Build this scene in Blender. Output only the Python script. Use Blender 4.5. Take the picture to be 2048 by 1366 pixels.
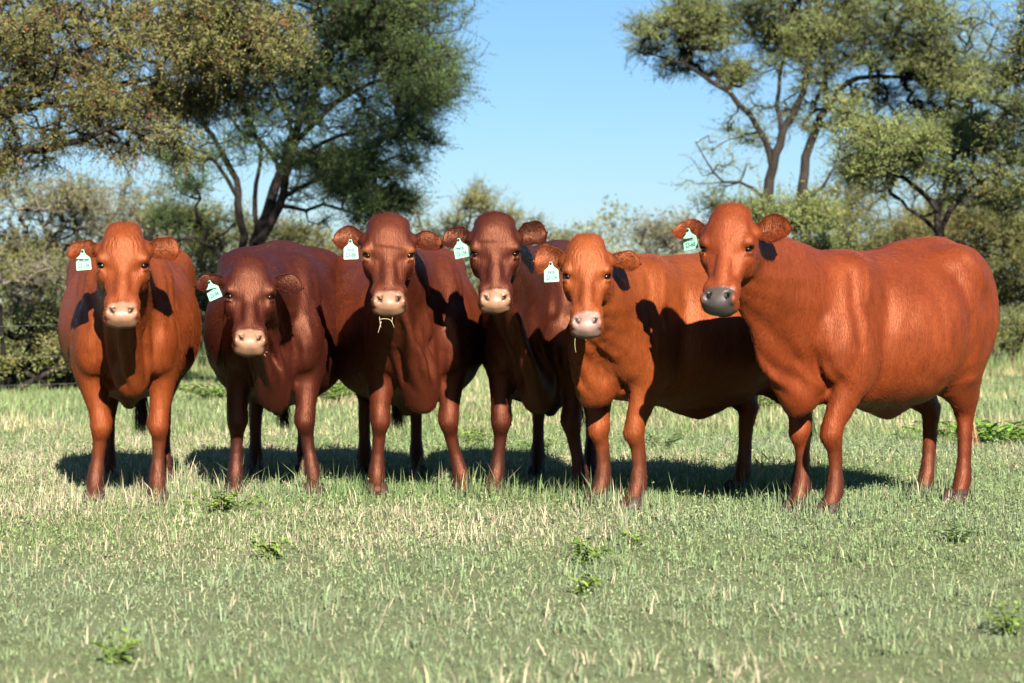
import bpy, bmesh, math, random
import numpy as np
from math import radians, sin, cos, tan, pi, atan2
from mathutils import Vector, Matrix

scene = bpy.context.scene
for o in list(bpy.data.objects):
    bpy.data.objects.remove(o, do_unlink=True)

# ------------------------------------------------------------------ camera
CAM_Y, CAM_Z, FPX = -12.0, 1.0, 4600.0          # focal length in pixels of a 2048 wide picture
cam_data = bpy.data.cameras.new('camera')
cam_data.sensor_width = 36.0
cam_data.lens = 36.0 * FPX / 2048.0
cam_data.clip_start = 0.1
cam_data.clip_end = 3000.0
cam_data.dof.use_dof = True
cam_data.dof.focus_distance = 11.0
cam_data.dof.aperture_fstop = 4.4
camera = bpy.data.objects.new('camera', cam_data)
scene.collection.objects.link(camera)
camera.location = (0.0, CAM_Y, CAM_Z)
camera.rotation_euler = (radians(90.0) - math.atan(81.0 / FPX), 0.0, 0.0)
scene.camera = camera

# ------------------------------------------------------------------ sky and sun
SUN_EL, SUN_AZ = 28.0, 12.0                      # behind the camera, a little to its right
world = bpy.data.worlds.new('World')
scene.world = world
world.use_nodes = True
wn = world.node_tree
for n in list(wn.nodes):
    wn.nodes.remove(n)
w_out = wn.nodes.new('ShaderNodeOutputWorld')
w_bg = wn.nodes.new('ShaderNodeBackground')
w_sky = wn.nodes.new('ShaderNodeTexSky')
w_sky.sky_type = 'NISHITA'
w_sky.sun_disc = False
w_sky.sun_elevation = radians(SUN_EL)
sun_dir = Vector((sin(radians(SUN_AZ)) * cos(radians(SUN_EL)),
                  -cos(radians(SUN_AZ)) * cos(radians(SUN_EL)), sin(radians(SUN_EL))))
w_sky.sun_rotation = atan2(sun_dir.x, sun_dir.y)  # measured from +Y towards +X
w_sky.altitude = 0.0
w_sky.air_density = 1.0
w_sky.dust_density = 0.3
w_sky.ozone_density = 8.0
w_bg.inputs['Strength'].default_value = 0.0430
wn.links.new(w_sky.outputs[0], w_bg.inputs['Color'])
wn.links.new(w_bg.outputs[0], w_out.inputs['Surface'])

sun_data = bpy.data.lights.new('sun', 'SUN')
sun_data.energy = 5.0
sun_data.angle = radians(0.5)
sun_data.color = (1.0, 0.94, 0.84)
sun = bpy.data.objects.new('sun', sun_data)
scene.collection.objects.link(sun)
sun.rotation_euler = sun_dir.to_track_quat('Z', 'Y').to_euler()
sun.location = (3.0, -20.0, 15.0)

scene.view_settings.view_transform = 'Standard'
scene.view_settings.look = 'None'
scene.view_settings.exposure = 1.58
scene.view_settings.gamma = 1.0
scene.view_settings.use_curve_mapping = False
scene.cycles.max_bounces = 4
scene.cycles.diffuse_bounces = 0
scene.cycles.glossy_bounces = 2
scene.cycles.transparent_max_bounces = 8
scene.cycles.use_denoising = True

COL = scene.collection
rng = np.random.default_rng(7)
random.seed(7)


# ------------------------------------------------------------------ helpers
def world_at(px, py, depth):
    """point of the place seen at a pixel of the 2048 x 1366 photograph, at a distance from the camera"""
    return np.array([(px - 1024.0) / FPX * depth, CAM_Y + depth, CAM_Z - (py - 602.0) / FPX * depth])


def tag(o, label=None, category=None, group=None, kind=None):
    if label: o['label'] = label
    if category: o['category'] = category
    if group: o['group'] = group
    if kind: o['kind'] = kind
    return o


def empty(name, loc=(0, 0, 0), rz=0.0):
    o = bpy.data.objects.new(name, None)
    o.empty_display_size = 0.2
    o.location = loc
    o.rotation_euler = (0, 0, rz)
    COL.objects.link(o)
    return o


def mesh_np(name, verts, faces, mat=None, parent=None, smooth=True, colors=None, nv=None):
    """verts N x 3, faces M x k array (k = 3 or 4) or list of such arrays"""
    me = bpy.data.meshes.new(name)
    verts = np.asarray(verts, dtype=np.float32)
    if not isinstance(faces, (list, tuple)):
        faces = [faces]
    faces = [np.asarray(f, dtype=np.int32) for f in faces if len(f)]
    loops = np.concatenate([f.ravel() for f in faces])
    sizes = np.concatenate([np.full(len(f), f.shape[1], dtype=np.int32) for f in faces])
    starts = np.concatenate([[0], np.cumsum(sizes)[:-1]]).astype(np.int32)
    me.vertices.add(len(verts))
    me.vertices.foreach_set('co', verts.ravel())
    me.loops.add(len(loops))
    me.loops.foreach_set('vertex_index', loops)
    me.polygons.add(len(sizes))
    me.polygons.foreach_set('loop_start', starts)
    me.polygons.foreach_set('use_smooth', np.full(len(sizes), bool(smooth)))
    me.update(calc_edges=True)
    if colors is not None:
        at = me.color_attributes.new('tint', 'FLOAT_COLOR', 'POINT')
        c4 = np.ones((len(verts), 4), dtype=np.float32)
        c4[:, :3] = colors
        at.data.foreach_set('color', c4.ravel())
    if mat is not None:
        me.materials.append(mat)
    o = bpy.data.objects.new(name, me)
    COL.objects.link(o)
    if parent is not None:
        o.parent = parent
    return o


def hermite(xs, ys, x):
    """smooth interpolation through a table (limited slopes, no overshoot)"""
    xs = np.asarray(xs, float); ys = np.asarray(ys, float)
    one = ys.ndim == 1
    if one: ys = ys[:, None]
    d = np.diff(ys, axis=0) / np.diff(xs)[:, None]
    m = np.zeros_like(ys)
    m[1:-1] = np.where(d[1:] * d[:-1] > 0, 2 * d[1:] * d[:-1] / np.where(d[1:] + d[:-1] == 0, 1, d[1:] + d[:-1]), 0)
    m[0] = d[0]; m[-1] = d[-1]
    x = np.clip(np.asarray(x, float), xs[0], xs[-1])
    i = np.clip(np.searchsorted(xs, x) - 1, 0, len(xs) - 2)
    h = (xs[i + 1] - xs[i])
    t = ((x - xs[i]) / h)[:, None]
    h = h[:, None]
    r = ((1 + 2 * t) * (1 - t) ** 2) * ys[i] + (t * (1 - t) ** 2) * h * m[i] + (t * t * (3 - 2 * t)) * ys[i + 1] + (t * t * (t - 1)) * h * m[i + 1]
    return r[:, 0] if one else r


def catmull(P, n):
    """n points on a smooth curve through the rows of P"""
    P = np.asarray(P, float)
    if len(P) == 2:
        t = np.linspace(0, 1, n)[:, None]
        return P[0] * (1 - t) + P[1] * t
    Q = np.vstack([2 * P[0] - P[1], P, 2 * P[-1] - P[-2]])
    u = np.linspace(0, len(P) - 1, n)
    i = np.minimum(u.astype(int), len(P) - 2)
    t = (u - i)[:, None]
    a, b, c, d = Q[i], Q[i + 1], Q[i + 2], Q[i + 3]
    return 0.5 * (2 * b + (c - a) * t + (2 * a - 5 * b + 4 * c - d) * t ** 2 + (3 * b - a - 3 * c + d) * t ** 3)


def norm(v):
    v = np.asarray(v, float)
    return v / max(1e-9, np.linalg.norm(v))


def tube_mesh(path, radii, sides=6, cap=True, roll=0.0):
    """verts and quads of a round tube along a path"""
    path = np.asarray(path, float); n = len(path)
    radii = np.broadcast_to(np.asarray(radii, float), (n,))
    tan_ = np.gradient(path, axis=0)
    tan_ /= np.maximum(np.linalg.norm(tan_, axis=1, keepdims=True), 1e-9)
    ref = np.array([0.0, 0.0, 1.0]) if abs(tan_[0][2]) < 0.9 else np.array([1.0, 0.0, 0.0])
    V = []
    for k in range(n):
        s = norm(np.cross(ref, tan_[k])); u = np.cross(tan_[k], s)
        ref = u
        a = np.linspace(0, 2 * pi, sides, endpoint=False) + roll
        V.append(path[k] + radii[k] * (np.cos(a)[:, None] * s + np.sin(a)[:, None] * u))
    V = np.vstack(V)
    F = []
    for k in range(n - 1):
        for j in range(sides):
            j2 = (j + 1) % sides
            F.append((k * sides + j, k * sides + j2, (k + 1) * sides + j2, (k + 1) * sides + j))
    F = np.array(F)
    T = []
    if cap:
        c0 = len(V); V = np.vstack([V, path[0], path[-1]])
        for j in range(sides):
            j2 = (j + 1) % sides
            T.append((c0, j2, j)); T.append((c0 + 1, (n - 1) * sides + j, (n - 1) * sides + j2))
    return V, F, np.array(T)


class Nodes:
    """small helper for building a material"""
    def __init__(self, name):
        self.m = bpy.data.materials.new(name)
        self.m.use_nodes = True
        self.t = self.m.node_tree
        for n in list(self.t.nodes): self.t.nodes.remove(n)
        self.out = self.t.nodes.new('ShaderNodeOutputMaterial')

    def n(self, kind, **kw):
        nd = self.t.nodes.new(kind)
        for k, v in kw.items():
            if k.startswith('_'): setattr(nd, k[1:], v)
        for k, v in kw.items():
            if not k.startswith('_'): self.set(nd, k, v)
        return nd

    def set(self, nd, key, v):
        key = key.replace('__', ' ')
        s = nd.inputs[int(key[1:])] if key[0] == 'i' and key[1:].isdigit() else nd.inputs[key]
        if isinstance(v, bpy.types.NodeSocket): self.t.links.new(v, s)
        elif isinstance(v, bpy.types.Node): self.t.links.new(v.outputs[0], s)
        elif isinstance(v, (tuple, list)) and len(v) == 3 and s.type == 'RGBA': s.default_value = (*v, 1.0)
        else: s.default_value = v

    def attr(self, name): return self.n('ShaderNodeAttribute', _attribute_name=name)
    def coord(self, which='Object'): return self.n('ShaderNodeTexCoord').outputs[which]
    def mapping(self, vec, scale=(1, 1, 1), rot=(0, 0, 0), loc=(0, 0, 0)):
        return self.n('ShaderNodeMapping', Vector=vec, Scale=scale, Rotation=rot, Location=loc).outputs[0]
    def noise(self, vec, scale, detail=3.0, rough=0.5, dist=0.0):
        return self.n('ShaderNodeTexNoise', Vector=vec, Scale=scale, Detail=detail, Roughness=rough, Distortion=dist).outputs['Fac']
    def ramp(self, fac, stops):
        r = self.n('ShaderNodeValToRGB', Fac=fac)
        el = r.color_ramp.elements
        while len(el) < len(stops): el.new(0.5)
        for e, (p, c) in zip(el, stops):
            e.position = p; e.color = (*c, 1.0) if len(c) == 3 else c
        return r.outputs[0]
    def mix(self, fac, a, b, mode='MIX'):
        m = self.n('ShaderNodeMix', _data_type='RGBA', _blend_type=mode)
        for i, v in ((0, fac), (6, a), (7, b)):
            s = m.inputs[i]
            if isinstance(v, bpy.types.NodeSocket): self.t.links.new(v, s)
            elif isinstance(v, bpy.types.Node): self.t.links.new(v.outputs[0], s)
            elif isinstance(v, (tuple, list)): s.default_value = (*v, 1.0)
            else: s.default_value = v
        return m.outputs[2]
    def math(self, op, a, b=0.0):
        return self.n('ShaderNodeMath', _operation=op, i0=a, i1=b).outputs[0]
    def bump(self, height, strength=0.3, dist=0.01):
        return self.n('ShaderNodeBump', Height=height, Strength=strength, Distance=dist).outputs[0]
    def finish(self, shader):
        self.t.links.new(shader.outputs[0], self.out.inputs['Surface'])
        return self.m
# ------------------------------------------------------------------ ground
def vnoise(x, y, seed=0, oct=4, f0=.25):
    """smooth value noise on a plane, 0..1"""
    out = np.zeros_like(x); amp = 1.0; tot = 0.0
    r = np.random.default_rng(1000 + seed)
    for o in range(oct):
        T = r.random((64, 64)); f = f0 * 2 ** o
        u, v = x * f + 17.3 * o, y * f + 9.1 * o
        i, j = np.floor(u).astype(int), np.floor(v).astype(int)
        a, b = u - i, v - j
        a = a * a * (3 - 2 * a); b = b * b * (3 - 2 * b)
        g = lambda p, q: T[p % 64, q % 64]
        out += amp * ((g(i, j) * (1 - a) + g(i + 1, j) * a) * (1 - b) + (g(i, j + 1) * (1 - a) + g(i + 1, j + 1) * a) * b)
        tot += amp; amp *= .55
    return out / tot


def ground_height(x, y):
    d = np.maximum(0, y + 7.0)
    return .05 * (vnoise(np.asarray(x, float), np.asarray(y, float), 3, 2, .22) - .5) * np.clip(d / 6, 0, 1) * np.clip((np.abs(np.asarray(y, float) - .1) - 2.2) / 2.0, 0, 1)


def ground_material():
    M = Nodes('pasture_soil')
    co = M.coord('Object')
    big = M.noise(co, .55, 5, .6)
    mid = M.noise(co, 5.0, 5, .65)
    fine = M.noise(co, 60.0, 4, .7)
    c = M.ramp(mid, [(.30, (.10, .115, .045)), (.48, (.135, .155, .066)), (.62, (.175, .175, .088)), (.78, (.23, .195, .12))])
    c = M.mix(M.ramp(big, [(.35, (0, 0, 0)), (.65, (1, 1, 1))]), c, M.mix(fine, (.125, .155, .062), (.178, .195, .098)))
    c = M.mix(1.0, c, M.ramp(fine, [(.25, (.75, .75, .75)), (.7, (1.15, 1.15, 1.15))]), 'MULTIPLY')
    bs = M.n('ShaderNodeBsdfPrincipled')
    M.set(bs, 'Base Color', c); M.set(bs, 'Roughness', .95); M.set(bs, 'Specular IOR Level', .15)
    M.set(bs, 'Normal', M.bump(M.math('ADD', mid, fine), .4, .02))
    return M.finish(bs)


gx = np.concatenate([[-900, -300, -120, -60], np.linspace(-30, 30, 81), [60, 120, 300, 900]])
gy = np.concatenate([[-60, -30, -16], np.linspace(-12, 48, 81), [70, 110, 200, 500, 1500]])
GX, GY = np.meshgrid(gx, gy, indexing='ij')
GV = np.stack([GX, GY, ground_height(GX, GY)], -1).reshape(-1, 3)
ni, nj = len(gx), len(gy)
ii, jj = np.meshgrid(np.arange(ni - 1), np.arange(nj - 1), indexing='ij')
gf = np.stack([ii * nj + jj, (ii + 1) * nj + jj, (ii + 1) * nj + jj + 1, ii * nj + jj + 1], -1).reshape(-1, 4)
ground = mesh_np('ground', GV, gf, ground_material())
tag(ground, 'pasture soil under the grass', 'ground', kind='structure')


def leafy_material(name, trans=.25, rough=.55, spec=.25):
    M = Nodes(name)
    t = M.attr('tint').outputs['Color']
    bs = M.n('ShaderNodeBsdfPrincipled')
    M.set(bs, 'Base Color', t); M.set(bs, 'Roughness', rough); M.set(bs, 'Specular IOR Level', spec)
    tr = M.n('ShaderNodeBsdfTranslucent', Color=M.mix(1.0, t, (1.0, 1.0, .55), 'MULTIPLY'))
    mx = M.n('ShaderNodeMixShader', Fac=trans)
    M.t.links.new(bs.outputs[0], mx.inputs[1]); M.t.links.new(tr.outputs[0], mx.inputs[2])
    return M.finish(mx)


def wood_material(name, lo, hi):
    M = Nodes(name)
    co = M.coord('Object')
    f = M.noise(M.mapping(co, (14, 14, 4)), 1.0, 5, .7, .6)
    bs = M.n('ShaderNodeBsdfPrincipled')
    M.set(bs, 'Base Color', M.ramp(f, [(.3, lo), (.7, hi)])); M.set(bs, 'Roughness', .9); M.set(bs, 'Specular IOR Level', .2)
    M.set(bs, 'Normal', M.bump(f, .9, .03))
    return M.finish(bs)


MAT_GRASS = leafy_material('grass_blade', .25, .7, .12)
MAT_LEAF = leafy_material('leaf', .22, .6, .2)
MAT_BARK = wood_material('acacia_bark', (.012, .0095, .008), (.042, .033, .026))
MAT_TWIG = wood_material('grey_twig', (.09, .075, .06), (.26, .22, .18))


# ------------------------------------------------------------------ grass
def blades(x, y, length, width, lean, tint, seg2, r, z0=None, az=None):
    """curved, tapering blades as triangles"""
    N = len(x)
    az = r.uniform(0, 2 * pi, N) if az is None else az
    d = np.stack([np.cos(az), np.sin(az), np.zeros(N)], -1)
    face = az + r.normal(pi / 2, .5, N)
    wv = np.stack([np.cos(face), np.sin(face), np.zeros(N)], -1) * width[:, None] * .5
    root = np.stack([x, y, (ground_height(x, y) if z0 is None else z0) - .004], -1)
    up = np.array([0, 0, 1.0])
    if seg2:
        m = root + length[:, None] * (.55 * up * np.cos(lean * .5)[:, None] + .55 * d * np.sin(lean * .5)[:, None])
        t = m + length[:, None] * .5 * (up * np.cos(lean * 1.5)[:, None] + d * np.sin(lean * 1.5)[:, None])
        V = np.stack([root - wv, root + wv, m + wv * .8, m - wv * .8, t], 1).reshape(-1, 3)
        b = np.arange(N)[:, None] * 5
        F = [b + np.array([0, 1, 2, 3]), b + np.array([3, 2, 4])]
        C = np.repeat(tint, 5, 0)
    else:
        t = root + length[:, None] * (up * np.cos(lean)[:, None] + d * np.sin(lean)[:, None])
        V = np.stack([root - wv, root + wv, t], 1).reshape(-1, 3)
        F = [np.arange(N)[:, None] * 3 + np.array([0, 1, 2])]
        C = np.repeat(tint, 3, 0)
    return V, F, C


GREEN, GREY, STRAW, LIME = np.array([0.1605, 0.2237, 0.0881]), np.array([0.2260, 0.2768, 0.1695]), np.array([0.4181, 0.3616, 0.2373]), np.array([0.1977, 0.2994, 0.0746])


def grass_tint(x, y, r, straw=1.0):
    N = len(x)
    g = np.clip(1.5 * vnoise(x, y, 11, 3, .5) - .3 + .35 * np.clip((-3.0 - y) / 2, 0, 1), 0, 1)[:, None]; s = vnoise(x, y, 12, 4, .45)
    c = GREEN * (1 - g) + GREY * g
    c = c * (1 - .45 * r.random((N, 1))) + LIME * .45 * r.random((N, 1)) * .6
    dry = r.random(N) < np.clip(.13 + 3.2 * (s - .5), .04, .8) * straw
    c[dry] = STRAW * r.uniform(.65, 1.25, (dry.sum(), 1))
    return np.clip(c * r.uniform(.75, 1.3, (N, 1)), 0, 1)


def wedge(n, d0, d1, r, power=1.0, half=.265):
    """random places on the ground in the field of view and beside it"""
    d = (d0 ** (2 * power) + r.random(n) * (d1 ** (2 * power) - d0 ** (2 * power))) ** (1 / (2 * power))
    x = r.uniform(-1, 1, n) * (half * d + 1.0)
    return x, d + CAM_Y


def join_parts(parts):
    V, F4, F3, C, o = [], [], [], [], 0
    for v, f, c in parts:
        for q in f: (F4 if q.shape[1] == 4 else F3).append(q + o)
        V.append(v); C.append(c); o += len(v)
    F = ([np.vstack(F4)] if F4 else []) + ([np.vstack(F3)] if F3 else [])
    return np.vstack(V), F, np.vstack(C)


def build_grass():
    r = np.random.default_rng(21)
    parts = []
    # turf near the cows and in front of them
    n = 240000
    x, y = wedge(n, 5.3, 17.0, r, .85)
    keep = r.random(n) < .35 + .9 * vnoise(x, y, 14, 3, 1.6)
    x, y = x[keep], y[keep]
    N = len(x)
    tall = vnoise(x, y, 15, 3, .8)
    ln = r.gamma(5.0, .0068, N) * (.6 + .9 * tall) * np.interp(y, [-6, -3, -1.5, 2], [.75, .85, 1.1, 1.1])
    wd_, le_, ti_ = r.uniform(.003, .0062, N) * np.clip((y - CAM_Y) / 10.0, .6, 1.0), np.abs(r.normal(.95, .45, N)), grass_tint(x, y, r)
    h_ = np.arange(N) % 2 == 0
    parts.append(blades(x[h_], y[h_], ln[h_] * 1.15, wd_[h_], le_[h_], ti_[h_], True, r))
    parts.append(blades(x[~h_], y[~h_], ln[~h_], wd_[~h_] * 1.2, le_[~h_], ti_[~h_], False, r))
    # clover and creeping leaves close to the soil
    n = 120000
    x, y = wedge(n, 5.3, 17.0, r, .85)
    z = ground_height(x, y) + r.gamma(3, .007, n)
    p = np.stack([x, y, z], -1)
    a_ = r.normal(0, 1, (n, 3)); a_[:, 2] *= .6; a_ /= np.linalg.norm(a_, axis=1, keepdims=True)
    b_ = np.cross(a_, r.normal(0, 1, (n, 3))); b_ /= np.linalg.norm(b_, axis=1, keepdims=True)
    sz = r.uniform(.006, .013, (n, 1)) * np.clip((y - CAM_Y) / 11.0, .45, 1.0)[:, None]
    V = np.stack([p - b_ * sz * .5, p + b_ * sz * .5, p + a_ * sz * 1.3], 1).reshape(-1, 3)
    parts.append((V, [np.arange(n * 3).reshape(-1, 3)], np.repeat(np.clip(grass_tint(x, y, r, .12) * np.array([1.12, 1.10, .98]), 0, 1), 3, 0)))
    # tufts of longer blades
    T = 2300
    tx, ty = wedge(T, 5.6, 19.0, r, .9)
    k = r.integers(0, T, 42000)
    rad = np.abs(r.normal(0, .045, len(k))); an = r.uniform(0, 2 * pi, len(k))
    x, y = tx[k] + rad * np.cos(an), ty[k] + rad * np.sin(an)
    sz = r.gamma(6, .0095, T)[k]
    parts.append(blades(x, y, sz * r.uniform(.6, 1.25, len(k)), r.uniform(.003, .006, len(k)), .25 + np.abs(r.normal(.3, .3, len(k))), grass_tint(tx[k], ty[k], r), True, r, az=an + r.normal(0, .5, len(k))))
    # dry litter lying flat
    n = 26000
    x, y = wedge(n, 5.3, 18.0, r, .85)
    keep = r.random(n) < np.clip(1.8 * (vnoise(x, y, 12, 4, .7) - .36), .1, 1)
    x, y = x[keep], y[keep]; N = len(x)
    parts.append(blades(x, y, r.uniform(.03, .13, N), r.uniform(.002, .0045, N), r.uniform(.9, 1.5, N), STRAW * r.uniform(.6, 1.3, (N, 1)), True, r))
    # dry standing stalks in patches
    n = 15000
    x, y = wedge(n, 5.4, 20.0, r, .85)
    keep = r.random(n) < np.clip(3.0 * (vnoise(x, y, 19, 3, .6) - .42), .04, 1)
    x, y = x[keep], y[keep]; N = len(x)
    parts.append(blades(x, y, r.gamma(6, .011, N), r.uniform(.002, .0042, N), np.abs(r.normal(.55, .4, N)), STRAW * r.uniform(.6, 1.1, (N, 1)), True, r))
    # longer tufts grazing left standing about the hooves
    hx_ = np.array([[-2.05, -.68], [-1.75, -.68], [-1.42, -.15], [-1.02, -.25], [-.70, -.22], [-.26, -.22], [-.09, -.3], [.35, -.3], [.42, -.85], [.61, -.95], [1.36, -1.1], [1.5, -1.32], [2.1, -.5], [2.15, -.3], [-2.2, .5], [-1.9, .55], [-1.4, 1.0], [-1.1, 1.0], [-.8, 1.0], [-.45, 1.0], [1.25, -.1]])
    k = r.integers(0, len(hx_), 7000)
    p = hx_[k] + r.normal(0, .11, (len(k), 2))
    parts.append(blades(p[:, 0], p[:, 1], r.gamma(7, .0125, len(k)), r.uniform(.003, .0055, len(k)), np.abs(r.normal(.4, .35, len(k))), grass_tint(p[:, 0], p[:, 1], r), True, r))
    # pasture behind
    n = 120000
    x, y = wedge(n, 17.0, 34.0, r, .8)
    N = n
    t = vnoise(x, y, 16, 3, .4)
    ln = r.gamma(5.0, .014, N) * (.5 + 1.1 * t)
    parts.append(blades(x, y, ln, r.uniform(.006, .012, N), np.abs(r.normal(.5, .3, N)), grass_tint(x, y, r) * np.array([1.05, 1.05, .9]), False, r))
    V, F, C = join_parts(parts)
    tag(mesh_np('grass', V, F, MAT_GRASS, None, False, C), 'short pale green and straw coloured pasture grass', 'grass', kind='stuff')
    # rough growth under the trees
    parts = []
    n = 80000
    x, y = wedge(n, 25.0, 52.0, r, .75, .28)
    px = x / (y - CAM_Y) * FPX + 1024
    h = vnoise(x, y, 18, 3, .35)
    rough = np.clip((y - CAM_Y - np.where(px < 330, 25, 30)) / 10, 0, 1)
    ln = (r.gamma(4, .03, n) + r.gamma(4, .15, n) * h) * (.12 + 1.1 * rough)
    c = grass_tint(x, y, r, .5) * np.array([.80, .85, .62])
    gold = r.random(n) < .22
    c[gold] = np.array([.28, .235, .12]) * r.uniform(.6, 1.2, (gold.sum(), 1))
    parts.append(blades(x, y, ln, r.uniform(.012, .03, n), np.abs(r.normal(.3, .25, n)), c, False, r))
    V, F, C = join_parts(parts)
    tag(mesh_np('rough_grass', V, F, MAT_GRASS, None, False, C), 'long yellowish rough grass at the foot of the bushes', 'grass', kind='stuff')


build_grass()
# ------------------------------------------------------------------ trees
def segments_mesh(A, B, ra, rb, sides):
    """independent tapered tubes from A to B (M x 3)"""
    ax = B - A; ax = ax / np.maximum(np.linalg.norm(ax, axis=1, keepdims=True), 1e-9)
    ref = np.where(np.abs(ax[:, 2:3]) < .9, np.array([[0, 0, 1.0]]), np.array([[1.0, 0, 0]]))
    s = np.cross(ref, ax); s /= np.linalg.norm(s, axis=1, keepdims=True); u = np.cross(ax, s)
    an = np.linspace(0, 2 * pi, sides, endpoint=False)
    ring = np.cos(an)[None, :, None] * s[:, None] + np.sin(an)[None, :, None] * u[:, None]
    V = np.concatenate([A[:, None] + ring * ra[:, None, None], B[:, None] + ring * rb[:, None, None]], 1).reshape(-1, 3)
    b = np.arange(len(A))[:, None] * 2 * sides
    F = np.concatenate([b + np.array([j, (j + 1) % sides, sides + (j + 1) % sides, sides + j]) for j in range(sides)], 0)
    return V, F


def sprays(P, D, length, nleaf, ll, lw, tint, r, droop=0.0, twig=(.05, .04, .03), tw=.0035):
    """little feathery twigs: leaflets (one triangle each) in two rows along a thin axis"""
    N = len(P)
    D = D / np.maximum(np.linalg.norm(D, axis=1, keepdims=True), 1e-9)
    bend = r.normal(0, .22, (N, 3)); bend[:, 2] -= droop
    k = nleaf
    u = (np.arange(k) + .6)[None, :] / k + r.uniform(-.05, .05, (N, k))
    at_ = lambda uu: P[:, None] + length[:, None, None] * (D[:, None] * uu[..., None] + bend[:, None] * (uu ** 2)[..., None])
    pos = at_(u)
    side = np.cross(D, r.normal(0, 1, (N, 3))); side /= np.maximum(np.linalg.norm(side, axis=1, keepdims=True), 1e-9)
    sg = np.where(np.arange(k) % 2, 1.0, -1.0)[None, :, None]
    out = side[:, None] * sg + r.normal(0, .55, (N, k, 3))
    out -= D[:, None] * (out * D[:, None]).sum(-1, keepdims=True)
    out /= np.maximum(np.linalg.norm(out, axis=-1, keepdims=True), 1e-9)
    ld = out * .8 + D[:, None] * r.uniform(.35, 1.0, (N, k, 1))
    ld /= np.linalg.norm(ld, axis=-1, keepdims=True)
    wv = np.cross(ld, r.normal(0, 1, (N, k, 3))); wv /= np.maximum(np.linalg.norm(wv, axis=-1, keepdims=True), 1e-9)
    L = ll * r.uniform(.55, 1.3, (N, k, 1)) * (1.15 - .5 * u[..., None]); W = lw * r.uniform(.7, 1.3, (N, k, 1))
    V = np.stack([pos - wv * W * .25, pos + ld * L * .55 + wv * W * .7, pos + ld * L], 2).reshape(-1, 3)
    C = np.repeat(np.clip(tint, 0, 1), k * 3, 0) * np.repeat(r.uniform(.75, 1.25, (N * k, 1)), 3, 0)
    e = at_(np.array([[0.0, .55, 1.0]]).repeat(N, 0))
    wd = np.cross(D, r.normal(0, 1, (N, 3))); wd /= np.maximum(np.linalg.norm(wd, axis=1, keepdims=True), 1e-9)
    T = np.stack([e[:, 0] - wd * tw, e[:, 0] + wd * tw, e[:, 1] + wd * tw * .3, e[:, 1] - wd * tw, e[:, 1] + wd * tw, e[:, 2]], 1).reshape(-1, 3)
    V = np.vstack([V, T]); C = np.vstack([C, np.tile(np.array(twig), (len(T), 1))])
    F = np.arange(len(V)).reshape(-1, 3)
    return V, F, C


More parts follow.
